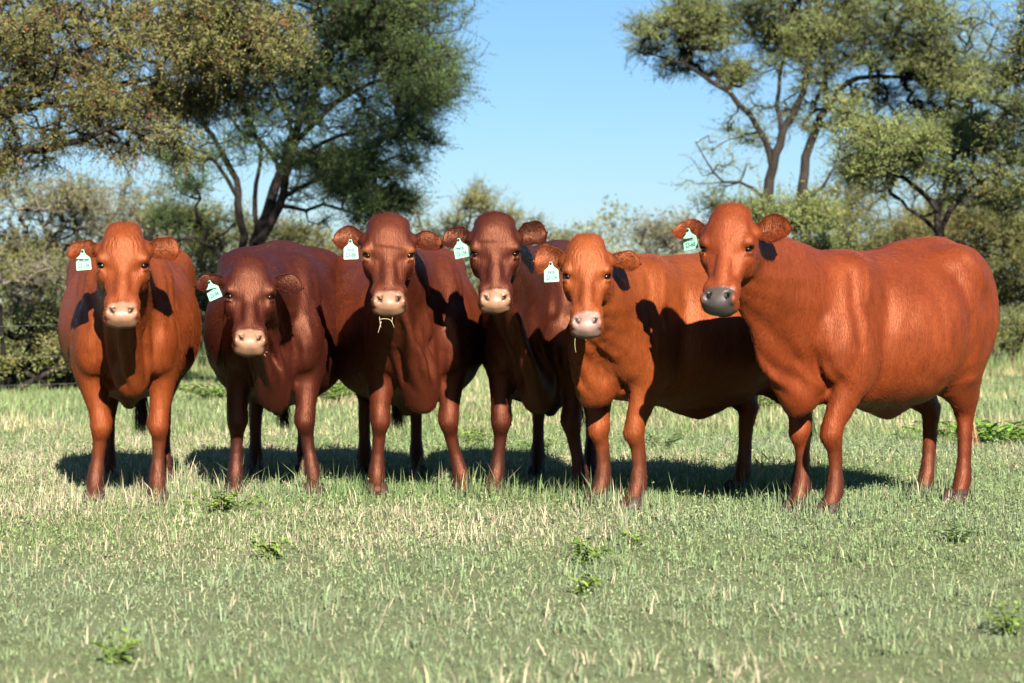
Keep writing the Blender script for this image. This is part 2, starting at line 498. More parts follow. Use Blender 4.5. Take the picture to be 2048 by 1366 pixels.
def build_tree(name, label, category, D0, limbs, clumps, colors, seed, group=None, leaf=(.053, .014), spray=.30, per_node=3, nleaf=14, node_px=70.0,
               rise=.35, pods=0.0, bark=None, twig_r=.0046, bare=0.0, foot=None, droop=0.0, flat=.0, twig_name='branches'):
    """limbs: lists of (px, py, depth offset, radius in m); clumps: (px, py, depth offset, rx px, ry px, depth radius m, density)"""
    r = np.random.default_rng(seed)
    bark = bark or MAT_BARK
    pos, par, fix = [], [], []
    limb_pts = []
    for L in limbs:
        P = np.array([world_at(p[0], p[1], D0 + p[2]) for p in L]); R = np.array([p[3] for p in L]) * .56
        n = max(4, int(np.linalg.norm(np.diff(P, axis=0), axis=1).sum() / .22))
        C = catmull(P, n); C[1:] += r.normal(0, .022, (n - 1, 3)); R = np.interp(np.linspace(0, len(L) - 1, n), np.arange(len(L)), R)
        first = len(pos)
        if pos:
            d = np.linalg.norm(np.array(pos) - C[0], axis=1); j = int(d.argmin())
        for i in range(n):
            pos.append(C[i]); fix.append(R[i]); par.append(first + i - 1 if i else (j if first and d[j] < .6 else -1))
    # points of the crown
    pts, dens = [], []
    for (px, py, dd, rx, ry, rz, dn) in clumps:
        sc = (D0 + dd) / FPX
        n = max(6, int(pi * rx * ry / node_px * dn))
        c = world_at(px, py, D0 + dd); ext = np.array([rx * sc, rz, ry * sc])
        # a clump is made of uneven smaller tufts
        m = max(3, int(pi * rx * ry / 2600))
        q = r.normal(0, 1, (m, 3)); q /= np.linalg.norm(q, axis=1, keepdims=True); q *= r.random((m, 1)) ** .4
        cen = c + q * ext
        size = r.uniform(.16, .42, m)
        kk = r.choice(m, n, p=size ** 2 / (size ** 2).sum())
        g = r.normal(0, .55, (n, 3))
        pts.append(cen[kk] + g * size[kk][:, None] * ext.mean() * np.array([1.25, 1.25, .62]))
    pts = np.vstack(pts)
    pts = pts[pts[:, 2] > .15]
    if not pos:
        b = world_at(*foot[:2], D0) if foot is not None else pts.mean(0)
        b[2] = -.05; pos.append(b); par.append(-1); fix.append(.032)
        for k in range(6):
            e = b + np.array([r.normal(0, .55), r.normal(0, .55), 0]) + np.array([0, 0, .3 + .12 * k])
            pos.append(e); par.append(0); fix.append(.016)
    base = np.array(pos)
    d = np.min(np.linalg.norm(pts[:, None] - base[None, ::2], axis=2), axis=1) if len(base) < 600 else np.linalg.norm(pts - base.mean(0), axis=1)
    pts = pts[np.argsort(d)]
    nb = len(pos); tot = nb + len(pts)
    X = np.empty((tot, 3)); X[:nb] = base
    parent = np.full(tot, -1); parent[:nb] = par
    for i, p in enumerate(pts):
        k = nb + i
        dd = ((X[:k] - p) ** 2).sum(1)
        dd[:nb] *= 1.0
        j = int(dd.argmin()); parent[k] = j; X[k] = p
    # thickness by what hangs on each branch
    cnt = np.zeros(tot)
    for k in range(tot - 1, -1, -1):
        cnt[k] += 1
        if parent[k] >= 0: cnt[parent[k]] += cnt[k]
    rad = twig_r * cnt ** .42
    rad[:nb] = np.maximum(np.array(fix), np.minimum(rad[:nb], np.array(fix) * 1.2))
    ch = np.nonzero(parent >= 0)[0]
    pa = parent[ch]
    limb = ch < nb
    root = empty(name, (0, 0, 0))
    tag(root, label, category, group)
    # place the empty at the foot
    ft = X[:nb][X[:nb, 2].argmin()]
    root.location = (ft[0], ft[1], 0.0)
    off = np.array([ft[0], ft[1], 0.0])
    V1, F1 = segments_mesh(X[pa[limb]], X[ch[limb]] + (X[ch[limb]] - X[pa[limb]]) * .12, rad[pa[limb]], rad[ch[limb]], 8)
    if limbs:
        o = mesh_np('trunk', V1 - off, F1, bark, root)
    tw = ~limb
    # bend every twig once so that it does not run dead straight
    A, B = X[pa[tw]], X[ch[tw]]
    ra = np.minimum(rad[pa[tw]], rad[ch[tw]] * 1.6); rb = rad[ch[tw]]
    mid = (A + B) / 2 + r.normal(0, 1, A.shape) * np.linalg.norm(B - A, axis=1, keepdims=True) * .13
    lg = np.linalg.norm(B - A, axis=1) > .22
    Vs, Fs = segments_mesh(A[~lg], B[~lg], ra[~lg], rb[~lg], 3)
    A, B, mid, ra, rb = A[lg], B[lg], mid[lg], ra[lg], rb[lg]
    Va, Fa = segments_mesh(np.vstack([A, mid]), np.vstack([mid, B + (B - mid) * .05]), np.concatenate([ra, (ra + rb) / 2]), np.concatenate([(ra + rb) / 2, rb]), 3)
    Va, Fa = np.vstack([Va, Vs]), np.vstack([Fa, Fs + len(Va)])
    if not limbs:
        Va, Fa = np.vstack([Va, V1]), np.vstack([Fa, F1 + len(Va)])
    # leafless shoots
    tag(mesh_np(twig_name, Va - off, Fa, bark, root), kind='stuff')
    # foliage
    nodes = np.arange(nb, tot)
    leafy = nodes[r.random(len(nodes)) > bare]
    k = np.repeat(leafy, per_node)
    pd = X[k] - X[parent[k]]
    pd /= np.maximum(np.linalg.norm(pd, axis=1, keepdims=True), 1e-6)
    u = r.random((len(k), 1))
    P = X[k] * u + X[parent[k]] * (1 - u)
    P = np.where((np.linalg.norm(X[k] - X[parent[k]], axis=1) > .6)[:, None], X[k] + r.normal(0, .06, P.shape), P)
    cc = pts.mean(0)
    outw = (X[k] - cc); outw /= np.maximum(np.linalg.norm(outw, axis=1, keepdims=True), 1e-6)
    Dv = pd * .6 + outw * .35 + r.normal(0, .65, P.shape) + np.array([0, 0, rise])
    Dv[:, 2] *= (1 - flat)
    colors = np.array(colors, float)
    ci = r.integers(0, len(colors), tot)
    shade = vnoise(X[:, 0] * 2, X[:, 2] * 2 + X[:, 1], seed, 3, .9)[:, None]
    ctint = colors[ci] * (.72 + .6 * shade)
    tint = ctint[k] * r.uniform(.75, 1.3, (len(k), 1))
    if pods:
        m = r.random(len(k)) < pods
        tint[m] = np.array([.24, .085, .028]) * r.uniform(.5, 1.5, (m.sum(), 1))
    V, F, C = sprays(P, Dv, spray * r.uniform(.5, 1.3, len(k)), nleaf, leaf[0], leaf[1], tint, r, droop, (.14, .12, .10) if bark is MAT_TWIG else (.05, .04, .03))
    tag(mesh_np('crown' if limbs else 'foliage', V - off, F, MAT_LEAF, root, False, C), kind='stuff')
    return root


OLIVE = [(0.1176, 0.1254, 0.0336), (0.1434, 0.1434, 0.0414), (0.0986, 0.1187, 0.0347), (0.1624, 0.1456, 0.0493)]
DEEP = [(0.0739, 0.1165, 0.0358), (0.0918, 0.1411, 0.0426), (0.1098, 0.1590, 0.0470), (0.0605, 0.0963, 0.0336)]
FRESH = [(0.1680, 0.2016, 0.0627), (0.1994, 0.2307, 0.0694), (0.1366, 0.1770, 0.0560), (0.2296, 0.2408, 0.0829)]
YELLOW = [(0.1680, 0.1613, 0.0560), (0.1456, 0.1501, 0.0538), (0.1960, 0.1736, 0.0650), (0.1254, 0.1366, 0.0504)]
GREYG = [(0.1512, 0.1411, 0.0918), (0.1299, 0.1322, 0.0784), (0.1792, 0.1624, 0.1030)]
PODDY = [(0.1680, 0.1635, 0.0470), (0.1994, 0.1859, 0.0560), (0.1400, 0.1501, 0.0426), (0.2184, 0.1926, 0.0672)]

# dark flat topped acacia behind the left cows
build_tree('acacia_tree', 'dark green umbrella acacia with black forked stems behind the second and third cow', 'tree', 32.0,
    [[(497, 745, 0, .17), (505, 600, 0, .15), (515, 490, 0, .13), (540, 410, 0, .115), (560, 350, .1, .10), (585, 280, .1, .09), (620, 200, .2, .07), (655, 110, .2, .05), (665, 10, .2, .03)],
     [(495, 620, 0, .12), (485, 500, .2, .10), (480, 420, .3, .085), (472, 355, .3, .07), (435, 290, .4, .055), (405, 235, .4, .045), (372, 175, .5, .03)],
     [(518, 485, -.1, .10), (570, 400, -.4, .085), (575, 340, -.5, .075), (600, 280, -.6, .06), (690, 190, -.8, .045), (790, 150, -1, .03), (870, 160, -1.2, .02)],
     [(566, 395, -.4, .055), (620, 368, -.6, .045), (690, 335, -.8, .038), (750, 335, -.9, .03), (800, 370, -1, .02)],
     [(585, 280, .1, .055), (568, 210, .4, .045), (545, 150, .6, .035), (520, 90, .8, .02)],
     [(478, 400, .3, .05), (440, 330, .0, .04), (400, 305, -.3, .03), (360, 300, -.5, .02)],
     [(490, 660, 0, .07), (455, 560, -.3, .055), (430, 500, -.5, .05), (385, 478, -.6, .04), (330, 485, -.8, .03), (270, 470, -1, .02)],
     [(620, 200, .2, .05), (680, 100, .0, .04), (770, 60, -.3, .025)],
     [(500, 560, .1, .08), (512, 470, .5, .065), (505, 390, .8, .05), (520, 310, 1.0, .04), (500, 230, 1.1, .03), (470, 150, 1.1, .02)],
     [(575, 335, -.5, .05), (640, 290, -1.0, .04), (720, 260, -1.4, .032), (800, 240, -1.6, .02)],
     [(540, 410, 0, .05), (600, 420, .4, .04), (660, 410, .6, .03), (720, 430, .7, .018)],
     [(560, 350, .1, .05), (530, 290, .6, .04), (470, 240, .8, .03), (440, 180, .9, .02)]],
    [(640, 40, 0, 270, 110, 2.2, 1.35), (640, -130, -1.5, 300, 120, 2.6, .5), (640, -300, 0, 200, 60, 1.5, .2), (790, 90, -.6, 130, 90, 1.6, 1.5), (870, 170, -.8, 75, 60, 1.2, 1.6), (850, 245, -.8, 70, 38, 1.0, .7),
     (760, 190, -.6, 110, 60, 1.3, .9), (500, 110, 0, 150, 80, 1.8, .9), (560, 180, 0, 120, 60, 1.5, .5), (400, 195, .3, 70, 60, 1.0, .55), (395, 300, 0, 90, 50, 1.0, .6),
     (690, 320, -.6, 110, 80, 1.2, 1.5), (740, 395, -.9, 95, 60, 1.0, 1.6), (800, 330, -.9, 60, 60, .9, .5), (320, 440, -.8, 80, 40, .9, .6), (560, 270, .4, 120, 60, 1.2, .4), (650, 235, -.8, 110, 50, 1.2, .6), (780, 270, -1.2, 80, 45, 1.0, .9), (640, 400, .4, 90, 45, 1.0, .45), (470, 240, .8, 70, 60, 1.0, .6), (360, 380, -.4, 70, 40, .9, .5)],
    DEEP, 31, rise=.45, spray=.34, group='trees behind the herd')

# olive tree whose boughs reach in from the left, with brown pods
build_tree('olive_green_tree', 'olive tree with orange brown pods whose boughs reach in at the upper left', 'tree', 23.0,
    [[(-190, 800, 0, .20), (-180, 560, 0, .17), (-140, 380, 0, .14), (-60, 250, 0, .11), (50, 160, 0, .085), (190, 95, -.2, .06), (350, 70, -.4, .04), (500, 60, -.6, .02)],
     [(-100, 320, 0, .09), (-10, 310, -.2, .075), (70, 300, -.4, .06), (150, 285, -.6, .05), (225, 255, -.7, .038), (300, 255, -.8, .028), (345, 300, -.9, .015)],
     [(-60, 250, 0, .07), (80, 205, .3, .055), (240, 170, .5, .04), (380, 150, .5, .03), (480, 190, .5, .015)],
     [(50, 160, 0, .08), (80, 40, .2, .075), (180, -120, .3, .065), (360, -300, .3, .05), (560, -430, .2, .04), (760, -530, .1, .03), (950, -580, 0, .02)]],  # unseen high bough, added to shade the acacia behind
    [(90, 70, 0, 190, 110, 1.6, 1.0), (330, 50, -.3, 200, 85, 1.4, 1.0), (480, 90, -.4, 120, 75, 1.0, .9), (250, 190, .2, 170, 75, 1.3, .9), (40, 220, 0, 140, 80, 1.4, .9), (400, 200, .3, 110, 60, .9, .6),
     (320, 275, -.6, 90, 45, .8, .45), (140, 300, -.3, 130, 40, .9, .45), (30, 320, 0, 90, 50, 1.0, .5), (200, -140, 0, 360, 130, 1.8, .22), (500, -420, 0, 200, 120, 1.6, .25), (850, -560, 0, 330, 160, 2.2, .55)],  # last two clumps hang out of view, added to shade the acacia
    PODDY, 32, leaf=(.040, .012), spray=.22, pods=.055, rise=.0, droop=.25, per_node=3, node_px=70, group='trees behind the herd')

# wide acacia on the right
build_tree('acacia_tree', 'wide pale green umbrella acacia with several dark trunks behind the right hand cow', 'tree', 36.0,
    [[(1520, 735, 0, .17), (1522, 560, 0, .15), (1526, 430, 0, .135), (1540, 350, 0, .115), (1560, 275, 0, .095), (1600, 205, 0, .08), (1618, 120, 0, .06), (1640, 30, 0, .04)],
     [(1543, 330, 0, .085), (1530, 280, 0, .075), (1500, 235, -.1, .07), (1455, 185, -.2, .06), (1400, 150, -.3, .045), (1340, 120, -.4, .03), (1280, 105, -.5, .018)],
     [(1562, 270, 0, .06), (1553, 200, .2, .05), (1565, 130, .3, .04), (1580, 50, .3, .025)],
     [(1522, 738, 0, .16), (1570, 715, .15, .16), (1606, 660, .3, .15), (1612, 560, .3, .145), (1610, 440, .3, .13), (1605, 345, .3, .11), (1625, 265, .3, .095), (1660, 205, .2, .075), (1700, 165, 0, .06), (1770, 150, -.3, .045), (1860, 165, -.6, .025)],
     [(1650, 220, .2, .065), (1648, 150, .3, .055), (1660, 80, .3, .045), (1690, 20, .3, .03)],
     [(1610, 400, .3, .055), (1645, 370, .2, .045), (1665, 330, .1, .03), (1680, 290, 0, .02)],
     [(1530, 400, 0, .05), (1490, 370, -.3, .04), (1450, 360, -.5, .03), (1415, 330, -.6, .02), (1395, 285, -.7, .012)]],
    [(1330, 55, 0, 95, 65, 1.6, 1.5), (1430, 75, -.3, 115, 80, 1.8, 1.5), (1560, 45, 0, 150, 85, 2.0, 1.4), (1710, 55, 0, 180, 95, 2.2, 1.4), (1860, 90, -.4, 120, 95, 1.8, 1.4),
     (1750, 140, -.4, 130, 60, 1.5, .8), (1900, 180, -.4, 85, 60, 1.2, 1.4), (1285, 95, -.2, 55, 35, .9, .5), (1800, 230, .4, 130, 45, 1.2, .6), (1600, -130, -1, 380, 110, 2.4, .22),
     (1600, 150, .2, 120, 60, 1.4, .35), (1430, 330, -.4, 70, 60, .9, .22), (1500, 300, .3, 70, 50, .9, .22), (1500, 140, .4, 110, 45, 1.2, .5), (1470, 235, .4, 80, 45, 1.0, .3), (1610, 260, .8, 90, 60, 1.1, .3), (1720, 230, .5, 100, 50, 1.2, .5), (1640, 120, .2, 110, 50, 1.3, .5), (1890, 250, .6, 110, 50, 1.3, .7), (1975, 150, .5, 60, 90, 1.2, .45)],
    FRESH, 33, rise=.15, flat=.25, spray=.30, leaf=(.052, .0115), group='trees behind the herd')

# smaller tree, low wide crown over the rump of the right hand cow
build_tree('acacia_tree', 'small acacia with a low fresh green crown above the rump of the right hand cow', 'tree', 29.0,
    [[(1880, 760, 0, .10), (1880, 600, 0, .09), (1880, 470, 0, .08), (1872, 425, 0, .065), (1840, 385, -.1, .05), (1790, 350, -.3, .035), (1740, 330, -.5, .02)],
     [(1880, 460, 0, .06), (1910, 405, .1, .05), (1950, 370, .1, .04), (2010, 340, 0, .025)],
     [(1875, 430, 0, .05), (1885, 370, .3, .04), (1890, 320, .4, .025)],
     [(1882, 480, 0, .05), (1860, 440, .5, .04), (1810, 420, .6, .03)]],
    [(1770, 300, -.3, 110, 55, 1.2, 1.0), (1870, 285, 0, 125, 60, 1.4, 1.0), (1970, 310, 0, 100, 55, 1.3, 1.0), (1730, 250, .2, 70, 55, .9, .6), (1830, 345, 0, 130, 35, 1.2, .6), (1960, 400, .3, 90, 40, 1.0, .35), (2040, 260, .5, 70, 90, 1.2, .8), (1700, 330, .3, 70, 45, .9, .7), (1930, 235, .4, 90, 45, 1.1, .8), (2000, 390, .2, 70, 50, 1.0, .7)],
    FRESH, 34, rise=.15, flat=.3, spray=.26, group='trees behind the herd')

# tree at the right edge
build_tree('acacia_tree', 'thin acacia cut by the upper right edge of the picture', 'tree', 27.0,
    [[(2200, 770, 0, .12), (2190, 500, 0, .10), (2160, 280, 0, .08), (2110, 150, 0, .05), (2060, 70, 0, .02)], [(2160, 280, 0, .05), (2100, 210, -.2, .035), (2040, 180, -.3, .015)]],
    [(2070, 60, 0, 55, 70, .9, .8), (2045, 170, -.2, 55, 60, .8, .6), (2030, 330, .6, 60, 80, 1.0, .7), (2140, 120, 0, 80, 120, 1.1, .8)],
    FRESH + OLIVE, 35, rise=.2, group='trees behind the herd')

# bushes along the far side of the pasture
BUSH = [
    ('yellowish leafy bush right behind the heads of the third and fourth cow', 52, [(900, 445, 0, 130, 55, 2.0, 1.0), (960, 405, 0, 45, 40, .9, .6), (850, 520, -.5, 150, 80, 2.0, .9), (900, 610, -.5, 160, 60, 1.8, .7)], YELLOW, 0.0, (900, 690)),
    ('pale low bush under the open sky between the fourth and fifth cow', 58, [(1095, 480, 0, 70, 35, 1.5, .8), (1120, 540, 0, 110, 60, 1.8, .9), (1100, 620, 0, 120, 50, 1.8, .8)], YELLOW + GREYG, 0.1, (1100, 680)),
    ('grey half bare bush left of the face of the right hand cow', 47, [(1325, 455, 0, 85, 50, 1.5, .55), (1300, 500, 0, 80, 45, 1.4, .7), (1330, 580, 0, 120, 70, 1.6, .9)], GREYG + YELLOW[:1], .35, (1320, 700)),
    ('dense olive bush around the foot of the big right hand trunks', 43, [(1500, 450, 0, 100, 50, 1.5, 1.0), (1440, 440, .3, 60, 55, 1.2, .5), (1500, 560, 0, 130, 90, 1.6, .9)], OLIVE, .05, (1500, 705)),
    ('fresh green bush between the two right hand trunks', 33, [(1570, 430, 0, 65, 30, .8, 1.0), (1640, 450, 0, 75, 40, .9, 1.0), (1620, 540, 0, 120, 80, 1.0, .9)], FRESH, .0, (1600, 740)),
    ('tall olive bush behind the back of the right hand cow', 46, [(1700, 420, 0, 110, 60, 1.8, 1.0), (1760, 500, 0, 130, 90, 2.0, 1.0), (1730, 610, 0, 150, 70, 2.0, .9)], OLIVE + YELLOW[:1], .0, (1730, 700)),
    ('olive hedge bush with brown specks behind the small acacia', 44, [(1870, 430, .5, 120, 70, 1.8, 1.0), (1920, 520, 0, 110, 90, 1.8, 1.0), (1930, 600, .2, 90, 50, 1.6, .8)], OLIVE + [(.17, .11, .04)], .0, (1920, 700)),
    ('olive hedge bush at the right edge of the picture', 42, [(2030, 440, 0, 90, 80, 1.6, 1.0), (2050, 540, 0, 110, 90, 1.8, 1.0), (2150, 480, 0, 90, 120, 1.8, .7)], OLIVE, .0, (2050, 706)),
    ('grey brown thorny bush at the left edge of the picture', 36, [(40, 440, 0, 120, 80, 1.6, .8), (120, 400, 0, 90, 50, 1.3, .55), (50, 560, 0, 130, 80, 1.6, .9), (-120, 480, 0, 110, 130, 1.6, .7)], OLIVE + GREYG, .22, (40, 725)),
    ('pale twiggy bush above the ears of the left hand cow', 45, [(230, 425, 0, 110, 50, 1.6, .7), (330, 420, .3, 90, 40, 1.5, .6), (220, 520, 0, 140, 80, 1.8, .9), (180, 610, 0, 120, 60, 1.6, .7)], GREYG + YELLOW, .25, (220, 704)),
    ('green bush between the left hand cow and the second cow', 40, [(420, 470, 0, 110, 60, 1.5, .9), (400, 560, 0, 120, 80, 1.6, 1.0), (440, 640, 0, 120, 50, 1.6, .7)], OLIVE + FRESH[:2], .05, (410, 715)),
    ('brownish bush behind the back of the second cow', 42, [(620, 500, 0, 100, 60, 1.6, .9), (560, 450, .4, 90, 45, 1.4, .7), (640, 590, 0, 120, 80, 1.6, .9), (750, 560, .6, 90, 80, 1.4, .8)], OLIVE + GREYG[:1], .1, (620, 710)),
]
BUSH += [
    ('low weedy bush in the long grass at the left edge', 25.5, [(10, 690, 0, 90, 45, .8, .8), (60, 650, .2, 70, 40, .7, .5), (-120, 680, 0, 90, 60, .8, .6)], OLIVE + FRESH[:1] + YELLOW[:1], .1, (10, 760)),
    ('low weedy bush beside the flank of the left hand cow', 26, [(130, 680, 0, 80, 45, .8, .8), (180, 640, .3, 70, 50, .7, .5)], YELLOW + OLIVE[:2], .15, (130, 755)),
    ('low green bush on the grass beyond the rump of the right hand cow', 36, [(2020, 680, 0, 90, 22, .9, .9), (2120, 680, 0, 90, 30, .9, .6)], OLIVE + FRESH[:1], .0, (2020, 728)),
]
for i, (lab, D, cl, col, bare, foot) in enumerate(BUSH):
    build_tree('bush', lab, 'bush', float(D), [], cl, col, 60 + i, group='bushes along the far side of the pasture', leaf=(.066, .024), spray=.36, per_node=3, nleaf=12, node_px=72,
               rise=.25, bare=bare, foot=foot, bark=MAT_TWIG if bare > .15 else MAT_BARK, twig_r=.006, twig_name='stems')


# thicket all round the pasture, too far off to tell its bushes apart
def far_thicket():
    r = np.random.default_rng(90)
    parts = []
    for n, a0, a1, ll in ((64000, -21, 21, .13), (24000, 21, 339, .75)):
        an = np.radians(r.uniform(a0, a1, n)); d = r.uniform(72, 92, n)
        x, y = d * np.sin(an), CAM_Y + d * np.cos(an)
        top = 1.8 + 2.6 * vnoise(an * 40 + 30, d * .02, 91, 4, .5) ** 1.3 + 1.0 * vnoise(an * 200 + 30, d * .2, 92, 3, .5)
        z = top * r.random(n) ** .75
        p = np.stack([x, y, z], -1)
        a_ = r.normal(0, 1, (n, 3)); a_ /= np.linalg.norm(a_, axis=1, keepdims=True)
        b_ = np.cross(a_, r.normal(0, 1, (n, 3))); b_ /= np.linalg.norm(b_, axis=1, keepdims=True)
        sz = ll * r.uniform(.6, 1.3, (n, 1))
        V = np.stack([p - b_ * sz * .4, p + b_ * sz * .4, p + a_ * sz], 1).reshape(-1, 3)
        col = np.array(OLIVE + YELLOW + GREYG)[r.integers(0, len(OLIVE + YELLOW + GREYG), n)] * (.7 + .6 * vnoise(an * 60 + 30, z * .5, 93, 3, .6))[:, None] * .85
        parts.append((V, [np.arange(n * 3).reshape(-1, 3)], np.repeat(col, 3, 0)))
    V, F, C = join_parts(parts)
    tag(mesh_np('far_thicket', V, F, MAT_LEAF, None, False, C), 'far off olive thicket closing the pasture behind the bushes', 'thicket', kind='stuff')


far_thicket()
# ------------------------------------------------------------------ modelling bodies from blended volumes
class Tube:
    """swept elliptical volume: axis points, radii (side, front/top, back/bottom) per point"""
    def __init__(self, pts, rad, up, k=0.05, n=None, sub=False):
        pts = np.asarray(pts, float); rad = np.asarray(rad, float)
        n = n or max(3, (4 if len(pts) < 4 else 2) * (len(pts) - 1) + 1)
        self.A = catmull(pts, n)
        self.R = hermite(np.arange(len(pts)), rad, np.linspace(0, len(pts) - 1, n))
        self.up = norm(up); self.k = k; self.sub = sub
        m = self.R.max() + k + 0.05
        self.lo = self.A.min(0) - m; self.hi = self.A.max(0) + m

    def __call__(self, P):
        A, R = self.A, self.R
        a_ = np.diff(A, axis=0); L2 = (a_ * a_).sum(1)
        t = np.clip((P @ a_.T - (A[:-1] * a_).sum(1)) / L2, 0, 1)
        # squared distance to every segment
        pa = P @ A[:-1].T
        d2 = (P * P).sum(1)[:, None] - 2 * pa + (A[:-1] ** 2).sum(1) - 2 * t * (P @ a_.T - (A[:-1] * a_).sum(1)) + t * t * L2
        bi = d2.argmin(1); bt = t[np.arange(len(P)), bi]
        axs = np.gradient(A, axis=0); axs /= np.linalg.norm(axs, axis=1, keepdims=True)
        a = axs[bi] * (1 - bt[:, None]) + axs[bi + 1] * bt[:, None]
        a /= np.linalg.norm(a, axis=1, keepdims=True)
        s = np.cross(a, self.up); s /= np.maximum(np.linalg.norm(s, axis=1, keepdims=True), 1e-6)
        u = np.cross(s, a)
        c = A[bi] + bt[:, None] * (A[bi + 1] - A[bi])
        d = P - c
        r = R[bi] + bt[:, None] * (R[bi + 1] - R[bi])
        ds = (d * s).sum(1); du = (d * u).sum(1); da = (d * a).sum(1)
        ru = np.where(du > 0, r[:, 1], r[:, 2]); rs = r[:, 0]
        ra = np.minimum(rs, np.minimum(r[:, 1], r[:, 2]))
        x, y, z = ds / rs, du / ru, da / ra
        k1 = np.sqrt(x * x + y * y + z * z)
        k2 = np.sqrt((x / rs) ** 2 + (y / ru) ** 2 + (z / ra) ** 2)
        return np.where(k1 < 1e-4, -ra, k1 * (k1 - 1) / np.maximum(k2, 1e-6))


class Ell:
    """ellipsoid; M rows are its axes"""
    def __init__(self, c, r, M=None, k=0.05, sub=False):
        self.c = np.asarray(c, float); self.r = np.asarray(r, float); self.k = k; self.sub = sub
        self.M = np.eye(3) if M is None else np.asarray(M, float)
        e = np.sqrt(((self.M * self.r[:, None]) ** 2).sum(0)) + k + 0.05
        self.lo = self.c - e; self.hi = self.c + e

    def __call__(self, P):
        q = (P - self.c) @ self.M.T
        x = q / self.r
        k1 = np.sqrt((x * x).sum(1)); k2 = np.sqrt(((x / self.r) ** 2).sum(1))
        return np.where(k1 < 1e-4, -self.r.min(), k1 * (k1 - 1) / np.maximum(k2, 1e-6))


def euler_axes(rx, ry, rz):
    return np.array(Matrix.Rotation(rz, 3, 'Z') @ Matrix.Rotation(ry, 3, 'Y') @ Matrix.Rotation(rx, 3, 'X')).T


class Trunk:
    """barrel of the body along y, from tables of back line, belly line, half width and height of the widest place"""
    def __init__(self, y, ztop, zbot, w, wide, side=None, k=0.05, p=2.25):
        self.k = k; self.sub = False; self.p = p
        self.t = np.linspace(y[0], y[-1], 200)
        zc = np.asarray(zbot) + np.asarray(wide) * (np.asarray(ztop) - np.asarray(zbot))
        self.T = [hermite(y, v, self.t) for v in (ztop, zbot, w, zc)]
        m = 0.15
        self.lo = np.array([-max(w) - m, y[0] - m, min(zbot) - m]); self.hi = np.array([max(w) + m, y[-1] + m, max(ztop) + m])

    def __call__(self, P):
        y = P[:, 1]
        f = lambda v: np.interp(y, self.t, v)
        zt, zb, w, zc = [f(v) for v in self.T]
        dz = P[:, 2] - zc
        h = np.where(dz > 0, zt - zc, zc - zb)
        dy = np.where(y < self.t[0], self.t[0] - y, np.where(y > self.t[-1], y - self.t[-1], 0.0))
        d = np.sqrt(P[:, 0] ** 2 + dz ** 2 + dy ** 2)
        p = np.where(dz > 0, 1.72 + .75 * np.clip((y - .55) / .5, 0, 1), self.p)
        k1 = (np.abs(P[:, 0] / w) ** p + np.abs(dz / h) ** p + np.abs(dy / 0.05) ** p) ** (1 / p)
        return d * (k1 - 1) / np.maximum(k1, 0.05)


def smin(a, b, k):
    h = np.maximum(k - np.abs(a - b), 0.0) / k
    return np.minimum(a, b) - h * h * k * 0.25


def field(prims):
    def f(P):
        d = np.full(len(P), 0.35)
        for p in prims:
            m = np.nonzero(((P > p.lo) & (P < p.hi)).all(1))[0]
            if not len(m): continue
            v = p(P[m])
            d[m] = -smin(-d[m], v, p.k) if p.sub else smin(d[m], v, p.k)
        return d
    return f


